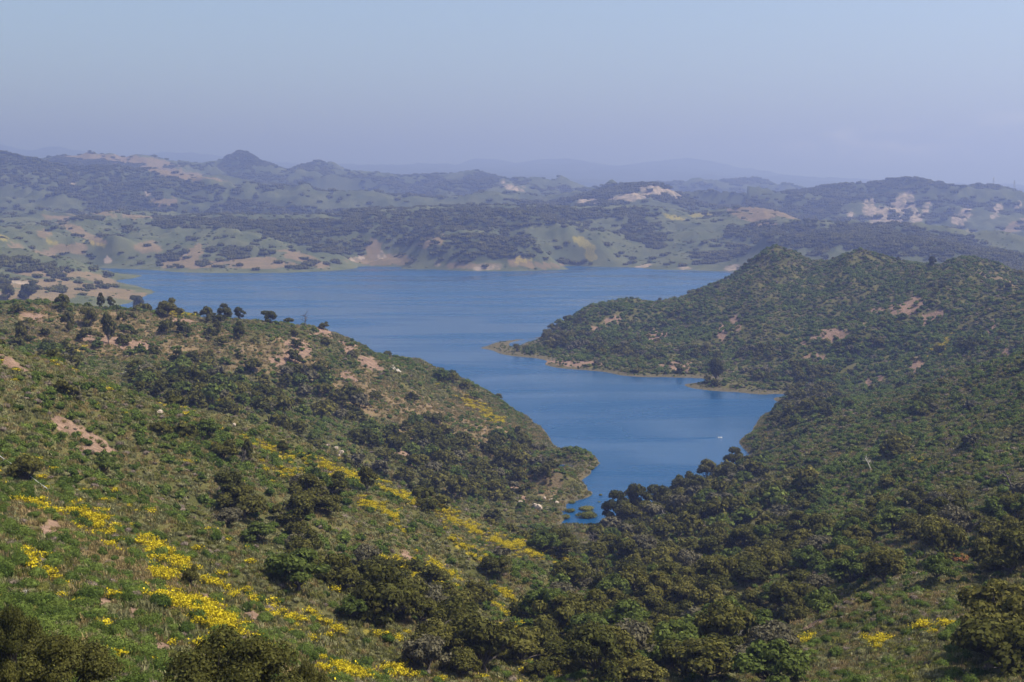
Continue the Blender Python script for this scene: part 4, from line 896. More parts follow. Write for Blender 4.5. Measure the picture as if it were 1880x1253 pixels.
SHOREOAK = [(1135, 962, 70, 64, 'leftmost oak of the shore wood, leaning over the inlet'), (1172, 952, 60, 66, 'round oak second from the left in the shore wood'), (1212, 938, 56, 60, 'oak third from the left along the shore wood'), (1256, 915, 54, 56, 'oak at the middle of the shore wood above the water'), (1300, 890, 54, 54, 'oak before the gap in the shore wood'), (1350, 865, 50, 46, 'oak in front of the small shore point'), (1155, 975, 66, 54, 'low oak below the leftmost shore oak'), (1198, 962, 60, 50, 'oak just in front of the second and third shore oaks'), (1236, 942, 56, 50, 'oak just in front of the middle of the shore wood'), (1282, 912, 52, 46, 'oak filling the shore wood before its gap')]
for u, v, wpx, hpx, lab in SHOREOAK:
    x, y, z = hit(u, v)
    hand.append((x, y, z, wpx * y / F / 2, hpx * y / F, lab))
# spacing: biggest first, hand placed trees win
order = np.argsort(-orad)
cellsz = 7.0; occ = {}
def crowd(x, y, r):
    i, j = int(x // cellsz), int(y // cellsz)
    for a in range(i - 2, i + 3):
        for b in range(j - 2, j + 3):
            for (px, py, pr) in occ.get((a, b), ()):
                if (px - x) ** 2 + (py - y) ** 2 < (0.70 * (pr + r)) ** 2: return True
    return False
def put(x, y, r): occ.setdefault((int(x // cellsz), int(y // cellsz)), []).append((x, y, r))
for h in hand: put(h[0], h[1], h[3])
sel = []
for i in order:
    if not crowd(ox[i], oy[i], orad[i]): put(ox[i], oy[i], orad[i]); sel.append(i)
sel = np.array(sel)
ox, oy, oz, orad = ox[sel], oy[sel], oz[sel], orad[sel]
hid = hidden(ox, oy, oz, orad * 1.5)
ox, oy, oz, orad = ox[~hid], oy[~hid], oz[~hid], orad[~hid]
ou, ov, od = project(ox, oy, oz + orad)
infr = (ou > -20) & (ou < 1900) & (ov < 1275)
rank = np.where(infr, orad / od, 0); top = np.argsort(-rank)
NIND = 300 - len(hand)
ind, rest = top[:NIND], top[NIND:]

def thing(name, label, cat, loc, rotz=0, scl=(1, 1, 1), group=None):
    o = bpy.data.objects.new(name, None); C.objects.link(o)
    o.empty_display_size = 0.5
    o.location = loc; o.rotation_euler = (0, 0, rotz); o.scale = scl
    o['label'] = label; o['category'] = cat
    if group: o['group'] = group
    return o
def part(name, me, parent):
    o = bpy.data.objects.new(name, me); C.objects.link(o); o.parent = parent
    return o
def tree(x, y, z, r, h, label, group, k, near=False):
    src = (OAKN if near else OAKM); crown, trunk = src[k % len(src)]
    t = thing('oak_tree', label, 'tree', (x, y, z - 0.1), (k * 2.1) % 6.28, (r, r, h / 1.45), group)
    part('crown', crown, t); part('trunk', trunk, t)
    return t
def zone_oak(u, v, d):
    if u > 1780 and v > 850: return 'olive oak crowded along the right edge of the picture', 'oaks at the right edge'
    if u > 950 and v > 1130: return 'dark olive oak in the wood filling the valley at bottom centre', 'oaks of the bottom valley wood'
    if u > 1080 and v > 1000: return 'dark oak in the middle of the right valley wood', 'oaks of the middle valley wood'
    if u > 1080 and v > 830: return 'dark oak in the wood along the near right shore', 'oaks by the near right shore'
    if u > 1150: return 'dark tree scattered over the green right hill', 'trees on the right hill'
    if v > 1040: return 'dark oak in the grove below the yellow flowers, lower centre left', 'oaks of the lower left grove'
    if u < 700 and v > 860: return 'dark oak standing on the flowery near left spur', 'oaks on the near left spur'
    if u > 640 and v > 790: return 'dark oak in the grove left of the inlet', 'oaks left of the inlet'
    return 'dark oak on the face of the left hill below its skyline', 'oaks on the left hill face'
for k, (x, y, z, r, h, lab) in enumerate(hand):
    tree(x, y, z, r, h, lab, 'oaks standing apart', (0, 2, 4, 5, 8)[k % 5], near=(y < 150))
for k, i in enumerate(ind):
    lab, grp = zone_oak(ou[i], ov[i], od[i])
    pl_ = place(ou[i], ov[i]); grp = 'oaks near ' + pl_.split(' the ', 1)[1]
    lab = ('large ' if orad[i] > 5.7 else 'small ' if orad[i] < 4.4 else '') + TONE[TREEMAT[k % 10]] + ' oak ' + place(ou[i], ov[i])
    t_ = tree(ox[i], oy[i], oz[i], orad[i], orad[i] * (1.25 + 0.45 * ((k * 37) % 11) / 10), lab, grp, k, near=False)
    t_['u'] = float(ou[i])
sc = np.stack([orad[rest], orad[rest], orad[rest] * rng.uniform(0.85, 1.2, len(rest))], -1)
instancer('oak_wood', OAKF, np.stack([ox[rest], oy[rest], oz[rest] - 0.1], -1), sc, rng.uniform(0, 6.28, len(rest)), rng.integers(0, len(OAKF), len(rest)),
          'mass of smaller dark oaks farther off on both hillsides', 'woodland')
print('oaks', len(ox), 'individual', len(ind) + len(hand))

# ------------------------------------------------------------------ shrubs
rng = R_(22)
sx, sy, base_r = [], [], []
for dens, r0, r1, br in ((1 / 2.6, 75, 300, 0.85), (1 / 3.6, 300, 620, 1.0), (1 / 6.0, 620, 1050, 1.25), (1 / 9.5, 1050, 1900, 1.6)):
    a, b = sector(dens, r0, r1, rng); sx.append(a); sy.append(b); base_r.append(np.full(len(a), br))
sx, sy, base_r = np.concatenate(sx), np.concatenate(sy), np.concatenate(base_r)
sz = grid_z(sx, sy)
hid = hidden(sx, sy, sz, 2.5) | (sz < 0.5)
sx, sy, sz, base_r = sx[~hid], sy[~hid], sz[~hid], base_r[~hid]
su, sv, sdp = project(sx, sy, sz)
fr = (su > -60) & (su < 1940) & (sv < 1330)
sx, sy, sz, base_r, su, sv, sdp = (q_[fr] for q_ in (sx, sy, sz, base_r, su, sv, sdp))
mb, mm, mg, mdry = mask(BARE, sx, sy, sz), mask(MUST, sx, sy, sz), mask(SPUR_GREEN, sx, sy, sz, 0.3, 0.2), mask(DRY, sx, sy, sz)
n1 = fbm(sx, sy, 55, 3, 81); n2 = fbm(sx, sy, 25, 2, 85); n3 = fbm(sx, sy, 14, 2, 88)
rnd = rng.random(len(sx))
ringz = smooth(2.2, 0.9, sz) * (sdp > 550)
pk = 0.93 * (1 - 0.80 * mb) * (1 - 0.72 * mm) * (1 - 0.35 * ringz) * np.where(mdry > 0.4, 0.62, 1.0)
pk = pk * np.where((n2 > 0.28) & (mg < 0.5), 0.45, 1.0)
keep = rng.random(len(sx)) < pk
sx, sy, sz, base_r, su, sv, sdp, mg, n1, n2, n3, rnd, mdry, ringz = (q_[keep] for q_ in (sx, sy, sz, base_r, su, sv, sdp, mg, n1, n2, n3, rnd, mdry, ringz))
# shares of (sage, chaparral, fresh green, dry)
pr = np.tile([0.46, 0.22, 0.20, 0.12], (len(sx), 1))
pr[n1 > 0.14] = (0.20, 0.56, 0.13, 0.11)
pr[n1 < -0.12] = (0.66, 0.10, 0.17, 0.07)
pr[mg > 0.5] = (0.08, 0.62, 0.25, 0.05)
nb_ = 0.55 * spurs(sx, sy) + 0.6 * fbm(sx, sy, 60, 3, 83)
pr[(mg > 0.5) & (nb_ > 0.08)] = (0.16, 0.40, 0.34, 0.10)
pr[(mg > 0.5) & (nb_ > 0.22)] = (0.26, 0.22, 0.42, 0.10)
low_r = (su > 1200) & (sdp < 420) & (mg < 0.5)
pr[low_r] = (0.42, 0.12, 0.36, 0.10)
pr[low_r & (n1 > 0.2)] = (0.20, 0.28, 0.26, 0.26)
near_l = (su < 340) & (sdp < 235)
pr[near_l] = (0.24, 0.52, 0.12, 0.12)
flat_ = (sz < 9) & (sdp > 560) & (sdp < 800)
pr[flat_] = (0.42, 0.10, 0.40, 0.08)
cum = np.cumsum(pr, 1)
kindi = (rnd[:, None] > cum).sum(1).clip(0, 3)
mult = np.array([0.85, 1.25, 0.9, 0.85])[kindi]
sr = base_r * mult * rng.uniform(0.6, 1.35, len(sx)) * np.where(mg > 0.5, 1.15, 1.0) * (1 - 0.55 * ringz)
shh = sr * rng.uniform(0.8, 1.25, len(sx)) * np.where(mdry > 0.5, 0.85, 1.0)
KN = ['sage', 'chap', 'light', 'dead']
NAMES = ['sage_shrub', 'chaparral_shrub', 'green_shrub', 'dry_shrub']
LOOK = ['grey green shrub', 'dark green shrub', 'light green shrub', 'dry brown shrub']
def zone_shrub(u, v):
    if u < 640 and v > 1120: return 'near the big oaks at bottom left'
    if u < 640 and v > 960: return 'among yellow flowers on the lower left slope'
    if u < 640: return 'on the upper part of the near left slope'
    if u < 1080: return 'on the lower slope left of the valley wood'
    if u < 1480: return 'at the edge of the bottom valley wood'
    if v > 1100: return 'on the brushy slope at bottom right'
    return 'on the brushy slope below the right hill'
for kk in range(4):
    w_ = np.nonzero(kindi == kk)[0]
    vis_ = (su[w_] > 5) & (su[w_] < 1875) & (sv[w_] < 1250)
    tp = w_[np.argsort(-np.where(vis_, sr[w_] / sdp[w_], 0))]
    NI = 300
    for j, i in enumerate(tp[:NI]):
        o = bpy.data.objects.new(NAMES[kk], SHRUB_NEAR[KN[kk]][j % 4]); C.objects.link(o)
        o.location = (sx[i], sy[i], sz[i] - 0.08); o.rotation_euler = (0, 0, (j * 1.7) % 6.28); o.scale = (sr[i], sr[i], shh[i])
        zn = zone_shrub(su[i], sv[i])
        o['label'] = ('large ' if sr[i] > 1.35 * base_r[i] * mult[i] * 0.95 else 'small ' if sr[i] < 1.05 * base_r[i] * mult[i] else '') + LOOK[kk] + ' ' + place(su[i], sv[i]); o['category'] = 'shrub'; o['group'] = NAMES[kk].replace('_', ' ') + 's near ' + place(su[i], sv[i]).split(' the ', 1)[1]; o['u'] = float(su[i])
    rs = tp[NI:]
    nearm = rs[sdp[rs] < 260]; farm = rs[sdp[rs] >= 260]
    ml = SHRUB_NEAR[KN[kk]] + SHRUB[KN[kk]]
    allp = np.concatenate([nearm, farm])
    vid = np.concatenate([rng.integers(0, 4, len(nearm)), rng.integers(4, 8, len(farm))])
    instancer(NAMES[kk].replace('shrub', 'brush'), ml, np.stack([sx[allp], sy[allp], sz[allp] - 0.08], -1), np.stack([sr[allp], sr[allp], shh[allp]], -1), rng.uniform(0, 6.28, len(allp)), vid,
              'mass of ' + LOOK[kk].replace('shrub', 'brush') + ' covering the slopes', 'brush')
    print(NAMES[kk], len(w_))

# herbs and grass between the shrubs
HERB = []
for k in range(4):
    rng = R_(340 + k); n = 46
    c = np.stack([rng.normal(size=n) * 0.42, rng.normal(size=n) * 0.42, rng.uniform(0.1, 0.5, n)], -1)
    up = np.stack([rng.normal(size=n) * 0.35, rng.normal(size=n) * 0.35, np.ones(n)], -1); up /= np.linalg.norm(up, axis=1)[:, None]
    sd_ = np.cross(up, rng.normal(size=(n, 3))); sd_ /= np.linalg.norm(sd_, axis=1)[:, None]
    hh_ = rng.uniform(0.2, 0.42, n)[:, None]; ww_ = rng.uniform(0.05, 0.12, n)[:, None]
    co = np.stack([c - sd_ * ww_ - up * hh_, c + sd_ * ww_ - up * hh_, c + sd_ * ww_ * 0.4 + up * hh_, c - sd_ * ww_ * 0.4 + up * hh_], 1).reshape(-1, 3)
    HERB.append(combo('herb', (co, np.arange(n * 4).reshape(n, 4)), None, [M[('grass', 'sage', 'light', 'sage')[k]]]))
rng = R_(26)
hx, hy = [], []
for dens, r0, r1 in ((1 / 0.9, 75, 260), (1 / 2.2, 260, 520), (1 / 6.0, 520, 1150)):
    a, b = sector(dens, r0, r1, rng); hx.append(a); hy.append(b)
hx, hy = np.concatenate(hx), np.concatenate(hy); hz_ = grid_z(hx, hy)
kp = ~hidden(hx, hy, hz_, 0.8) & (hz_ > 0.4)
hx, hy, hz_ = hx[kp], hy[kp], hz_[kp]
hu, hv_, hd = project(hx, hy, hz_)
kp = (hu > -40) & (hu < 1920) & (hv_ < 1320)
hx, hy, hz_, hd = hx[kp], hy[kp], hz_[kp], hd[kp]
kp = rng.random(len(hx)) < (0.9 - 0.8 * mask(BARE, hx, hy, hz_))
hx, hy, hz_, hd = hx[kp], hy[kp], hz_[kp], hd[kp]
hdry = mask(DRY, hx, hy, hz_); hn = fbm(hx, hy, 30, 3, 111)
hk = np.where(rng.random(len(hx)) < 0.22 + 0.4 * (hdry > 0.4) + 0.3 * (hn > 0.15), 0, rng.integers(1, 4, len(hx)))
hs = rng.uniform(0.5, 1.1, len(hx)) * np.where(hd > 520, 1.8, np.where(hd > 260, 1.25, 1.0))
instancer('grass', HERB, np.stack([hx, hy, hz_], -1), np.stack([hs, hs, hs * 0.9], -1), rng.uniform(0, 6.28, len(hx)), hk, 'grass and low herbs between the shrubs on the near slopes', 'grass')
print('herbs', len(hx))
# mustard in flower
rng = R_(23)
mx_, my_ = sector(1 / 0.55, 90, 640, rng); b_, c_ = sector(1 / 2.5, 640, 1800, rng)
mx_, my_ = np.concatenate([mx_, b_]), np.concatenate([my_, c_])
mz_ = grid_z(mx_, my_)
wide = [(a_, b_, c_ * 1.8, d_ * 2.1, e_, f_, g_) for a_, b_, c_, d_, e_, f_, g_ in MUST]
mk = 0.62 * mask(MUST, mx_, my_, mz_, 0.3, 0.8) + 0.15 * mask(wide, mx_, my_, mz_, 0.3, 0.8)
clump = fbm(mx_, my_, 5, 3, 95)
kp = (rng.random(len(mx_)) < mk * np.where(clump > 0.0, 0.95, 0.22)) & ~hidden(mx_, my_, mz_, 1.5)
stray = (rng.random(len(mx_)) < 0.006 * (n_ := (fbm(mx_, my_, 70, 2, 96) > 0.1))) & (mx_ < 0.12 * my_) & (my_ < 700)
kp |= stray & ~hidden(mx_, my_, mz_, 1.2)
mx_, my_, mz_ = mx_[kp], my_[kp], mz_[kp]
ms_ = rng.uniform(0.6, 1.15, len(mx_)) * np.where(my_ > 640, 1.6, 1.0)
instancer('wild_mustard', MUSTARD, np.stack([mx_, my_, mz_], -1), np.stack([ms_, ms_, ms_ * 1.15], -1), rng.uniform(0, 6.28, len(mx_)), rng.integers(0, 4, len(mx_)),
          'bright yellow wild mustard in streaks across the left slopes', 'flowers')
print('mustard', len(mx_))

# ------------------------------------------------------------------ far woods beyond the lake
rng = R_(24)
fx, fy, fs = [], [], []
for dens, r0, r1, s_ in ((1 / 110, 1900, 4700, 11.0), (1 / 260, 4700, 8800, 15.0), (1 / 900, 8800, 11500, 26.0)):
    a, b = sector(dens, r0, r1, rng); fx.append(a); fy.append(b); fs.append(np.full(len(a), s_))
fx, fy, fs = np.concatenate(fx), np.concatenate(fy), np.concatenate(fs)
fz = grid_z(fx, fy)
wm = mask(WOOD, fx, fy, fz, 0.5, 0.5)
bare_f = np.maximum(np.maximum(mask(DRY, fx, fy, fz), mask(ROCK, fx, fy, fz)), mask(MUST, fx, fy, fz))
nn = fbm(fx, fy, 420, 4, 101)
gl = spurs(fx, fy) + 0.35 * nn
sp = np.where(fy > 4700, smooth(0.62, 0.18, gl) * 0.92 + 0.08, smooth(0.15, -0.25, gl) * 0.85 + 0.05)
gxx, gyy = grad_z(fx, fy, 12.0)
pw = np.maximum(wm * np.where(gl > 0.3, 0.55, 0.97), sp) * (1 - 0.9 * bare_f * (wm < 0.6))
kp = ((pw > 0.5 + 0.35 * (rng.random(len(fx)) - 0.5)) | (rng.random(len(fx)) < 0.03)) & (fz > 5) & ~hidden(fx, fy, fz, 12)
fx, fy, fz, fs = fx[kp], fy[kp], fz[kp], fs[kp]
fs = fs * rng.uniform(0.6, 1.25, len(fx))
instancer('far_woodland', CLUMP, np.stack([fx, fy, fz - 0.3], -1), np.stack([fs, fs, fs * rng.uniform(0.9, 1.4, len(fx))], -1), rng.uniform(0, 6.28, len(fx)), rng.integers(0, 4, len(fx)),
          'dark woods spread over the hazy hills beyond the lake', 'woodland')
print('far wood', len(fx))
# low scrub of the far slopes
rng = R_(25)
fx, fy = sector(1 / 150, 1900, 4600, rng)
fz = grid_z(fx, fy)
bare_f = np.maximum(np.maximum(mask(DRY, fx, fy, fz), mask(ROCK, fx, fy, fz)), mask(MUST, fx, fy, fz))
kp = (rng.random(len(fx)) < np.where(fbm(fx, fy, 160, 3, 121) > 0.05, 0.45, 0.08) * (1 - 0.85 * bare_f)) & (fz > 3) & ~hidden(fx, fy, fz, 5)
fx, fy, fz = fx[kp], fy[kp], fz[kp]
fs = rng.uniform(2.2, 5.0, len(fx))
instancer('far_scrub', SHRUB['sage'] + SHRUB['chap'], np.stack([fx, fy, fz - 0.2], -1), np.stack([fs, fs, fs * 0.6], -1), rng.uniform(0, 6.28, len(fx)), rng.integers(0, 8, len(fx)),
          'low grey green scrub on the hills beyond the lake', 'scrub')
print('far scrub', len(fx))

# ------------------------------------------------------------------ boulders
def boulder_mesh(seed):
    rng = R_(seed); v, f = ICO2
    n = np.array([1 + 0.22 * math.sin(3.1 * p[0] + seed) * math.cos(2.7 * p[1] - seed) + 0.10 * rng.normal() for p in v])
    co = v * n[:, None]; co[:, 2] = np.maximum(co[:, 2] * 0.75, -0.35)
    return mesh_np('boulder', co, f, False)
BM = []
for k in range(4):
    me = boulder_mesh(700 + k); me.materials.append(M['rock']); BM.append(me)
BOULD = [(293, 760, 8, 5, 'pale flat boulder alone among brush on the left slope'), (430, 784, 5, 3.5, 'small pale boulder right of the lone flat boulder'),
         (617, 828, 5, 4, 'pale boulder, upper left of the cluster in the left valley'), (627, 834, 6, 4.5, 'largest pale boulder of the cluster in the left valley'), (622, 840, 4, 3, 'lowest pale boulder of the cluster in the left valley'), (600, 822, 3.5, 2.6, 'pale boulder a little left of the valley cluster'),
         (990, 938, 9, 8, 'bright pale boulder beside the inlet bank'), (983, 932, 6, 5, 'smaller boulder leaning on the bright one by the inlet'), (955, 925, 5, 4, 'left boulder of the row near the inlet'), (1012, 922, 6, 4, 'pale boulder above the inlet bank, amid brush'), (1022, 926, 5, 4, 'pale boulder nearest the inlet water'), (1000, 918, 4, 3, 'topmost pale boulder of the row near the inlet'),
         (1083, 979, 6, 4, 'pale boulder on the flat just below the inlet'), (968, 884, 2.5, 2, 'tiny pale stone on the open slope left of the inlet')]
for k, (u, v, ru, rv, lab) in enumerate(BOULD):
    x, y, z = hit(u, v)
    o = bpy.data.objects.new('boulder', BM[k % 4]); C.objects.link(o)
    s_ = 0.8 * ru * y / F; o.location = (x, y, z + 0.55 * rv * y / F); o.scale = (s_, s_ * 0.9, rv * y / F * 1.3); o.rotation_euler = (0, 0, k * 1.3)
    o['label'] = lab; o['category'] = 'boulder'; o['group'] = 'pale boulders'

# ------------------------------------------------------------------ bare and dead trees
def snag_mesh(seed, n=6, spread=0.45, lean=0.0):
    rng = R_(seed)
    topp = np.array((lean, 0.05, 1.0))
    parts = [tube([(0, 0, -0.1), topp * 0.4 + rng.normal(size=3) * 0.02, topp * 0.75, topp], [0.05, 0.04, 0.028, 0.01], 6)]
    for i in range(n):
        t = rng.uniform(0.35, 0.9); p = topp * t; a = rng.uniform(0, 6.28); ln_ = rng.uniform(0.2, spread)
        e = p + np.array((math.cos(a) * ln_, math.sin(a) * ln_, rng.uniform(0.05, 0.35)))
        m_ = (p + e) / 2 + rng.normal(size=3) * 0.04
        parts.append(tube([p, m_, e], [0.02, 0.014, 0.006], 5))
        for _ in range(2):
            e2 = m_ + rng.normal(size=3) * 0.14 + (0, 0, 0.06); parts.append(tube([m_, e2], [0.009, 0.004], 4))
    return merge(parts)
SNAG = [(560, 600, 24, 'bark', 0.05, 'bare leafless tree on the crest against the lake'), (1598, 862, 22, 'snag', -0.55, 'leaning bleached trunk on the green right slope'),
        (1862, 912, 52, 'bark', -0.45, 'bent dark dead tree near the right edge'), (1216, 968, 20, 'snag', 0.05, 'white bare trunk in the near shore wood'),
        (1268, 1186, 26, 'snag', -0.15, 'white bleached trunk in the bottom valley wood'), (1345, 1192, 20, 'snag', 0.8, 'fallen pale trunk beside the bottom valley wood'),
        (1790, 1022, 22, 'snag', 0.7, 'curved white branch beside the rust coloured shrub'), (1492, 1020, 18, 'snag', -0.2, 'pale slender trunk at the foot of the single stemmed oak'),
        (1558, 1005, 14, 'snag', 0.3, 'small white forked stump in the right wood'), (1085, 1015, 40, 'bark', 0.1, 'thin bare tree on the flat below the inlet'),
        (50, 1100, 26, 'snag', 0.4, 'bleached dead branches above the bottom left oaks'), (443, 858, 34, 'bark', 0.3, 'charred bare tree on the near left spur'),
        (1430, 1055, 16, 'snag', -0.6, 'pale fallen stem under oaks in the right wood'), (805, 1200, 60, 'bark', 0.12, 'tall thin bare tree in the lower centre brush')]
for k, (u, v, hpx, mt, lean, lab) in enumerate(SNAG):
    x, y, z = hit(u, v); h = hpx * y / F
    sv_, sf_ = snag_mesh(800 + k, 8, 0.45, lean)
    me = mesh_np('dead_tree', sv_, sf_); me.materials.append(M[mt])
    o = bpy.data.objects.new('dead_tree', me); C.objects.link(o); o.location = (x, y - 1.5, z + (2.0 if 'trunk in' in lab or 'fallen' in lab or 'stump' in lab else 0)); o.scale = (h, h, h)
    o['label'] = lab; o['category'] = 'dead tree'; o['group'] = 'bare and dead trees'
# rust coloured shrub
rng = R_(901); L = shrub_lobes(rng, 7, 0.6)
me = combo('rusty_shrub', leaf_quads(rng, L, 1500, 0.08, 0.25, 0.14, 2.0), core(rng, L, 0.7), [M['rust']])
x, y, z = hit(1752, 1030)
o = bpy.data.objects.new('rusty_shrub', me); C.objects.link(o); o.location = (x, y, z); o.scale = (3.6, 3.2, 2.6)
o['label'] = 'rust coloured dying shrub below the large olive oak'; o['category'] = 'shrub'
# bushes standing in the inlet
FLOOD = [(1080, 950, 20, 16, 'largest yellow green bush standing in the inlet water'), (1078, 936, 16, 10, 'yellow green bush behind the largest one in the inlet'), (1062, 947, 7, 5, 'low green tuft left of the inlet bushes'),
         (1103, 910, 4, 5, 'lone small bush out in the inlet water'), (1100, 922, 4, 2.5, 'tiny green tuft in the water below the lone bush'), (1066, 935, 4, 5, 'dark low bush by the inlet bank'), (1046, 940, 11, 8, 'green bush on the left margin of the inlet'), (1036, 952, 13, 10, 'wide green bush at the left corner of the inlet head'), (1058, 966, 11, 8, 'green bush at the very head of the inlet'), (1098, 968, 14, 9, 'green bush right of the inlet head below the oaks'), (1050, 924, 8, 6, 'small green bush above the left margin of the inlet'), (1080, 908, 9, 6, 'green bush on the tip of the lower left point'), (1084, 862, 10, 7, 'green bush on the tip of the upper left point')]
for k, (u, v, wpx, hpx, lab) in enumerate(FLOOD):
    x, y, z = shore(u, v)
    rng = R_(910 + k); L = shrub_lobes(rng, 6, 0.8)
    me = combo('flooded_bush', leaf_quads(rng, L, 900, 0.11, 0.25, 0.15), core(rng, L, 0.7), [M['dead' if 'dark' in lab else 'light']])
    o = bpy.data.objects.new('flooded_bush', me); C.objects.link(o); o.location = (x, y, -0.25); r = wpx * y / F; o.scale = (r, r * 1.1, hpx * y / F * 1.1)
    o['label'] = lab; o['category'] = 'bush'; o['group'] = 'bushes in the inlet'

# ------------------------------------------------------------------ road glimpses
def strip(name, pix, width):
    pts = [hit(u, v) for u, v in pix]; V, Fq = [], []
    for i, p in enumerate(pts):
        a, b = np.array(pts[max(i - 1, 0)]), np.array(pts[min(i + 1, len(pts) - 1)])
        d = b - a; nrm = np.array((-d[1], d[0], 0)); nrm /= np.linalg.norm(nrm) + 1e-9
        for s_ in (-1, 0, 1):
            c_ = np.array(p) + nrm * s_ * width / 2
            V.append((c_[0], c_[1], max(p[2], float(grid_z(c_[:1], c_[1:2])[0])) + 0.35))
    for i in range(len(pts) - 1):
        for k in range(2):
            Fq.append((i * 3 + k, i * 3 + k + 1, i * 3 + k + 4, i * 3 + k + 3))
    me = mesh_np(name, V, Fq)
    return struct(name, me, M['road'])
strip('road', [(145, 687), (165, 688), (190, 688), (215, 687), (240, 686), (262, 688)], 6.0)
strip('road', [(716, 672), (724, 678), (730, 685)], 6.0)

# ------------------------------------------------------------------ white pipe on the left slope
PP = [(-6, 842), (6, 851), (20, 860), (34, 869), (46, 878), (58, 887), (70, 896), (80, 903), (92, 911)]
pw = []
for u, v in PP:
    x, y, z = hit(u, v); pw.append((x, y, z + 0.9))
root = thing('pipe', 'thin white pipe running down the brushy slope at far left', 'pipe', pw[0])
loc = [np.array(p) - np.array(pw[0]) for p in pw]
for i in range(len(loc) - 1):
    v_, f_ = tube([loc[i], loc[i] * 0.03 + loc[i + 1] * 0.97], [0.075, 0.075], 8)
    me = mesh_np('pipe_length', v_, f_); me.materials.append(M['pipe']); part('pipe_length', me, root)
    v_, f_ = tube([loc[i] + (0, 0, -1.1), loc[i] + (0, 0, -0.05)], [0.06, 0.06], 6)
    me = mesh_np('support_post', v_, f_); me.materials.append(M['steel']); part('support_post', me, root)

# ------------------------------------------------------------------ motor boat and its wake
bx, by, _ = shore(1322, 804)
heading = math.atan2(6.0, 60.0)       # bow points right and slightly away
boat = thing('motor_boat', 'small white motor boat heading right across the lake arm', 'boat', (bx, by, 0), heading, (0.52, 0.52, 0.52))
LB = 5.8
secs = []
for t in np.linspace(0, 1, 9):         # stern to bow
    wdt = 1.05 * (1 - max(0, (t - 0.45) / 0.55) ** 2.2) + 0.02; keel = -0.25 + 0.35 * max(0, (t - 0.6) / 0.4) ** 2; sheer = 0.75 + 0.25 * t * t; xx = (t - 0.5) * LB
    secs.append([(xx, -wdt, sheer), (xx, -wdt * 0.9, 0.15), (xx, 0, keel), (xx, wdt * 0.9, 0.15), (xx, wdt, sheer), (xx, wdt * 0.86, sheer - 0.02), (xx, wdt * 0.75, 0.25), (xx, 0, 0.2), (xx, -wdt * 0.75, 0.25), (xx, -wdt * 0.86, sheer - 0.02)])
V = np.array(secs).reshape(-1, 3); Fq = []
for i in range(8):
    for k in range(10): Fq.append((i * 10 + k, i * 10 + (k + 1) % 10, (i + 1) * 10 + (k + 1) % 10, (i + 1) * 10 + k))
me = mesh_np('hull', V, Fq); me.materials.append(M['hull']); hull = part('hull', me, boat)
def boxm(name, c, s, mat, parent, top=1.0):
    x, y, z = s[0] / 2, s[1] / 2, s[2] / 2
    v_ = [(sx_ * x * (top if sz_ > 0 else 1) + c[0], sy_ * y * (top if sz_ > 0 else 1) + c[1], sz_ * z + c[2]) for sz_ in (-1, 1) for sx_, sy_ in ((-1, -1), (1, -1), (1, 1), (-1, 1))]
    me = mesh_np(name, v_, [(0, 3, 2, 1), (4, 5, 6, 7), (0, 1, 5, 4), (1, 2, 6, 5), (2, 3, 7, 6), (3, 0, 4, 7)], False); me.materials.append(M[mat]); return part(name, me, parent)
boxm('transom', (-2.85, 0, 0.4), (0.12, 2.0, 0.75), 'hull', boat)
boxm('foredeck', (1.3, 0, 0.86), (1.5, 1.5, 0.12), 'hull', boat, 0.85)
boxm('console', (0.3, 0, 0.75), (0.6, 1.3, 0.8), 'hull', boat, 0.85)
boxm('windscreen', (0.35, 0, 1.33), (0.12, 1.2, 0.4), 'glass', boat, 0.8)
boxm('seat', (-0.7, 0, 0.55), (0.6, 1.4, 0.5), 'dark', boat, 0.9)
mot = boxm('outboard_motor', (-3.1, 0, 0.85), (0.5, 0.42, 0.7), 'dark', boat, 0.75)
boxm('motor_leg', (-3.1, 0, 0.1), (0.25, 0.16, 0.9), 'dark', mot)
# wake: two low swells trailing behind
V, Fq = [], []
for s_ in (-1, 1):
    o_ = len(V)
    for i in range(40):
        t = i / 39; dx = -3.5 - t * 120; c_ = s_ * (0.9 + t * 9.0); wd = 0.8 + 1.6 * t; hh = 0.15 * (1 - t) ** 0.6 + 0.02
        for a, b in ((-wd, -0.05), (-wd * 0.4, hh * 0.7), (0, hh), (wd * 0.4, hh * 0.7), (wd, -0.05)): V.append((dx, c_ + a, b))
    for i in range(39):
        for k in range(4): Fq.append((o_ + i * 5 + k, o_ + i * 5 + k + 1, o_ + i * 5 + k + 6, o_ + i * 5 + k + 5))
wk = struct('boat_wake', mesh_np('boat_wake', V, Fq), M['water'], 'stuff')
wk.location = (bx, by, 0); wk.rotation_euler = (0, 0, heading + math.radians(3)); wk['label'] = 'long dark wake trailing left behind the motor boat'; wk['category'] = 'wake'

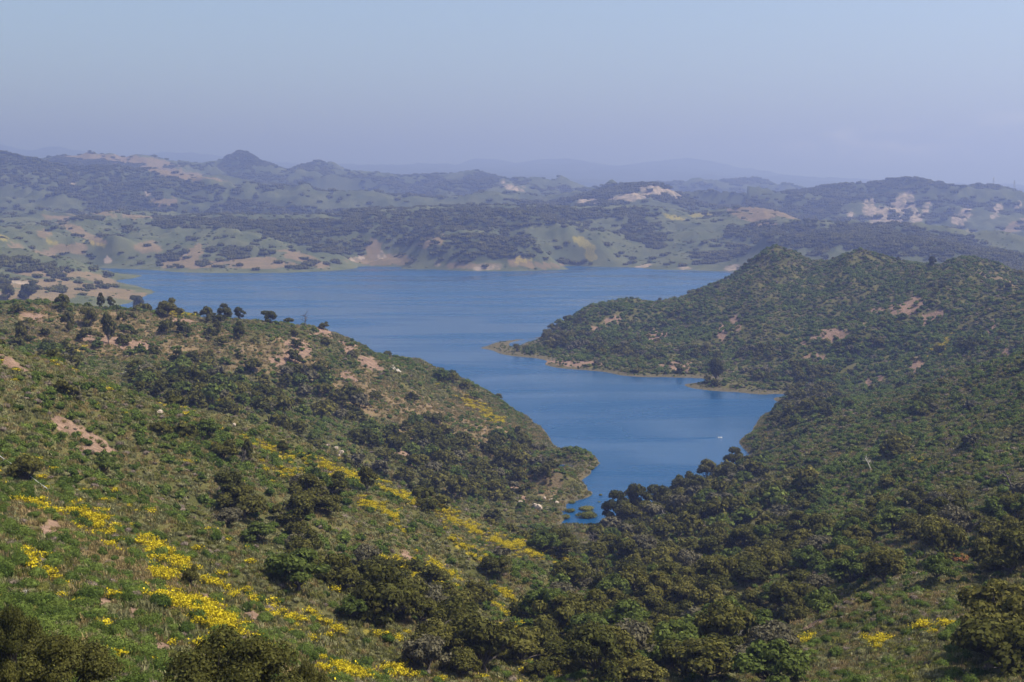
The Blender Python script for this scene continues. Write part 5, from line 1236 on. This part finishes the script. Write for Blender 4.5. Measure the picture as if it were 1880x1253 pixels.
# ------------------------------------------------------------------ pylons on the far right ridge
def lattice(h):
    P_ = []
    lv = [0, 0.3, 0.55, 0.75, 0.9, 1.0]; wd = [0.13, 0.085, 0.05, 0.03, 0.025, 0.012]
    cs = [[(sx_ * w_ * h, sy_ * w_ * h, z_ * h) for sx_, sy_ in ((-1, -1), (1, -1), (1, 1), (-1, 1))] for z_, w_ in zip(lv, wd)]
    for a, b in zip(cs[:-1], cs[1:]):
        for k in range(4):
            P_.append(tube([a[k], b[k]], [0.35, 0.3], 4)); P_.append(tube([a[k], b[(k + 1) % 4]], [0.2, 0.2], 4)); P_.append(tube([b[k], b[(k + 1) % 4]], [0.2, 0.2], 4))
    return merge(P_)
for u, v, hpx, lab in ((1862, 352, 21, 'larger steel pylon on the far ridge near the right edge'), (1824, 343, 15, 'smaller steel pylon on the far ridge left of the larger one')):
    x, y, z = hit(u, v)
    h = max(hpx * y / F, 20)
    t = thing('transmission_tower', lab, 'pylon', (x, y, z - 1), 0.4, group='pylons on the far ridge')
    a, b = lattice(h); me = mesh_np('lattice_mast', a, b, False); me.materials.append(M['steel']); part('lattice_mast', me, t)
    for zf, wl in ((0.70, 0.17), (0.80, 0.20), (0.90, 0.15)):
        a, b = tube([(-wl * h, 0, zf * h), (0, 0, zf * h + 0.6), (wl * h, 0, zf * h)], [0.25, 0.5, 0.25], 4)
        me = mesh_np('cross_arm', a, b, False); me.materials.append(M['steel']); part('cross_arm', me, t)

# ------------------------------------------------------------------ look-alikes beside the same landmark: told apart from left to right
ORD = ['leftmost', 'second from left', 'third from left', 'fourth from left', 'fifth from left', 'sixth from left', 'seventh from left', 'eighth from left', 'ninth from left', 'tenth from left', 'eleventh from left', 'twelfth from left', 'thirteenth from left', 'fourteenth from left', 'fifteenth from left', 'sixteenth from left', 'seventeenth from left', 'eighteenth from left']
same = {}
for o in C.objects:
    if 'u' in o.keys(): same.setdefault(o['label'], []).append(o)
for lab, L in same.items():
    L.sort(key=lambda q_: q_['u'])
    if len(L) > 1:
        for j, o in enumerate(L):
            o['label'] = lab + ', ' + ('rightmost' if j == len(L) - 1 else ORD[j] if j < len(ORD) else 'toward the right')
    for o in L: del o['u']

# ------------------------------------------------------------------ haze
HZ = float(H2.max()) + 40.0
hb = RMAX + 300
hv = [(sx_ * hb, sy_ * hb, z_) for z_ in (float(H2.min()) - 1.0, HZ) for sx_, sy_ in ((-1, -1), (1, -1), (1, 1), (-1, 1))]
hme = mesh_np('haze', hv, [(0, 3, 2, 1), (4, 5, 6, 7), (0, 1, 5, 4), (1, 2, 6, 5), (2, 3, 7, 6), (3, 0, 4, 7)], False)
m, ns, ln = new_mat('haze_air')
pv = node(ns, 'ShaderNodeVolumePrincipled')
pv.inputs['Color'].default_value = (0.37, 0.47, 1.0, 1)
pv.inputs['Absorption Color'].default_value = (0.30, 0.30, 0.30, 1)
pv.inputs['Density'].default_value = 1.5e-4
pv.inputs['Anisotropy'].default_value = 0.38
out = node(ns, 'ShaderNodeOutputMaterial'); ln.new(pv.outputs[0], out.inputs['Volume'])
hz = struct('haze', hme, m, 'stuff')
print('lowest', H2.min(), 'highest', H2.max())
